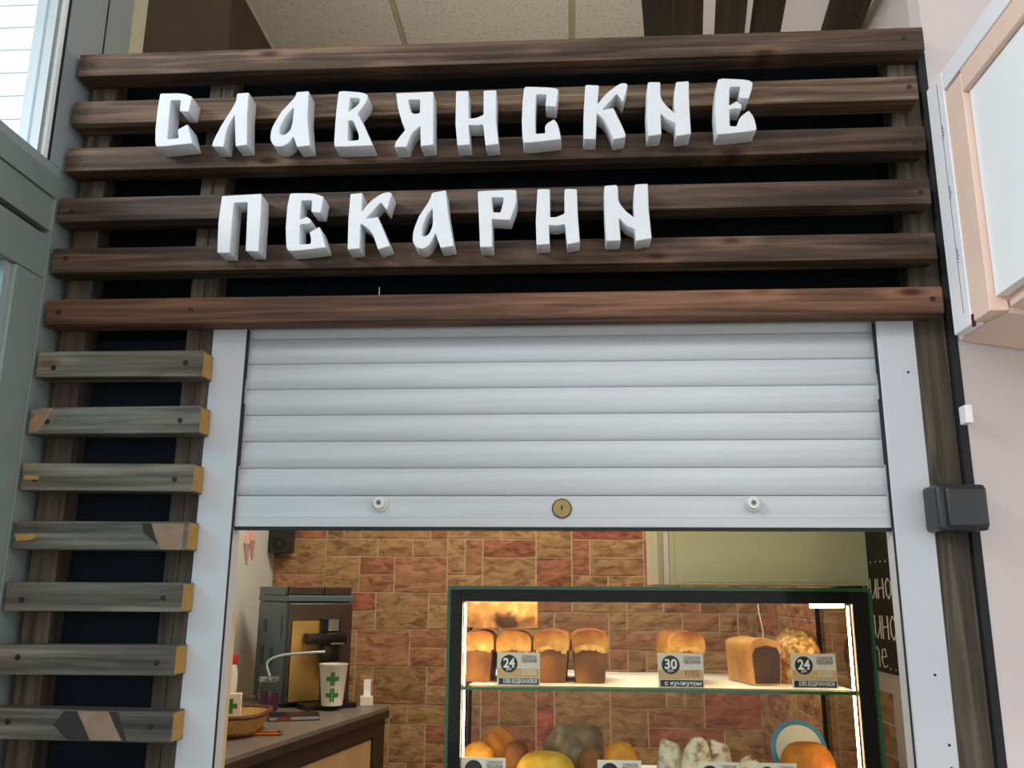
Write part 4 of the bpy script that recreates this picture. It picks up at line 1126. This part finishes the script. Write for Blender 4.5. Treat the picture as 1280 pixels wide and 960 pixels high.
rim(.089, .106, .006, .005).part('rim', 'wicker_rim', bk, smooth=True)
tb = thing('tea_box', (-0.945, 1.110, KZ + 0.0125), 'small white box with a green cross standing in the wicker basket', 'box', rz=0.25)
Geo().box(-0.027, 0.027, -0.012, 0.012, 0, 0.088).part('carton', 'card_cream', tb, bevel=0.001, seg=1)
for i, k in ((0, 0), (1, 0), (-1, 0), (0, 1), (0, -1)):
    Geo().box(i*0.012 - 0.006, i*0.012 + 0.006, -0.0126, -0.0119, 0.055 + k*0.013 - 0.0065, 0.055 + k*0.013 + 0.0065).part('cross_square', 'cross_green', tb)

nb = thing('notebook', (-0.845, 1.37, KZ), 'black notebook with a red edge lying before the jar', 'notebook', rz=0.35)
Geo().box(-0.075, 0.075, -0.05, 0.05, 0.0, 0.003).part('cover', 'machine_black', nb)
Geo().box(-0.072, 0.072, -0.047, 0.047, 0.0032, 0.012).part('pages', 'card_cream', nb)
Geo().box(-0.075, 0.075, -0.05, 0.05, 0.0122, 0.015).part('cover', 'machine_black', nb)
Geo().box(-0.05, -0.01, -0.0506, -0.0502, 0.002, 0.013).part('red_edge', 'book_red', nb)
for (x, y, a, lab) in ((-0.835, 1.045, 0.10, 'orange pencil lying nearer the counter edge'), (-0.850, 1.090, -0.05, 'orange pencil lying closer to the basket')):
    p = thing('pencil', (x, y, KZ + 0.0042), lab, 'pencil', 'pencils on the counter', rz=a)
    Geo().tube([(-0.05, 0, 0), (0.05, 0, 0)], 0.004, 6).part('shaft', 'pencil_orange', p)
    Geo().tube([(0.05, 0, 0), (0.064, 0, 0)], [0.0038, 0.0006], 6).part('tip', 'machine_black', p)
sx = thing('sachet_box', (-0.70, 1.72, KZ), 'white sachet box with red print beside the coffee machine', 'box', rz=0.3)
Geo().box(-0.022, 0.022, -0.018, 0.018, 0, 0.030).part('carton', 'card_cream', sx, bevel=0.001, seg=1)
Geo().box(-0.010, 0.014, 0.0, 0.002, 0.0305, 0.085).part('sachet', 'print_white', sx)
Geo().box(-0.004, 0.018, 0.004, 0.006, 0.0305, 0.075).part('sachet', 'cap_red', sx)

pk = Geo().prism([(-0.6835, 0.300), (-0.659, 0.300), (-0.659, 0.335), (-0.6835, 0.335)], 0.0, 1.560).obj('wooden_plank', 'plank_pale', bevel=0.002)
tag(pk, 'pale upright wooden plank just behind the left shutter rail', 'plank')

tag(Geo().tube([(-0.338, 0.060, 2.100), (-0.3385, 0.061, 2.118), (-0.338, 0.060, 2.136)], 0.0009, 6).obj('loose_thread', 'print_white'), 'thin white thread poking up behind the lowest long slat', 'thread')
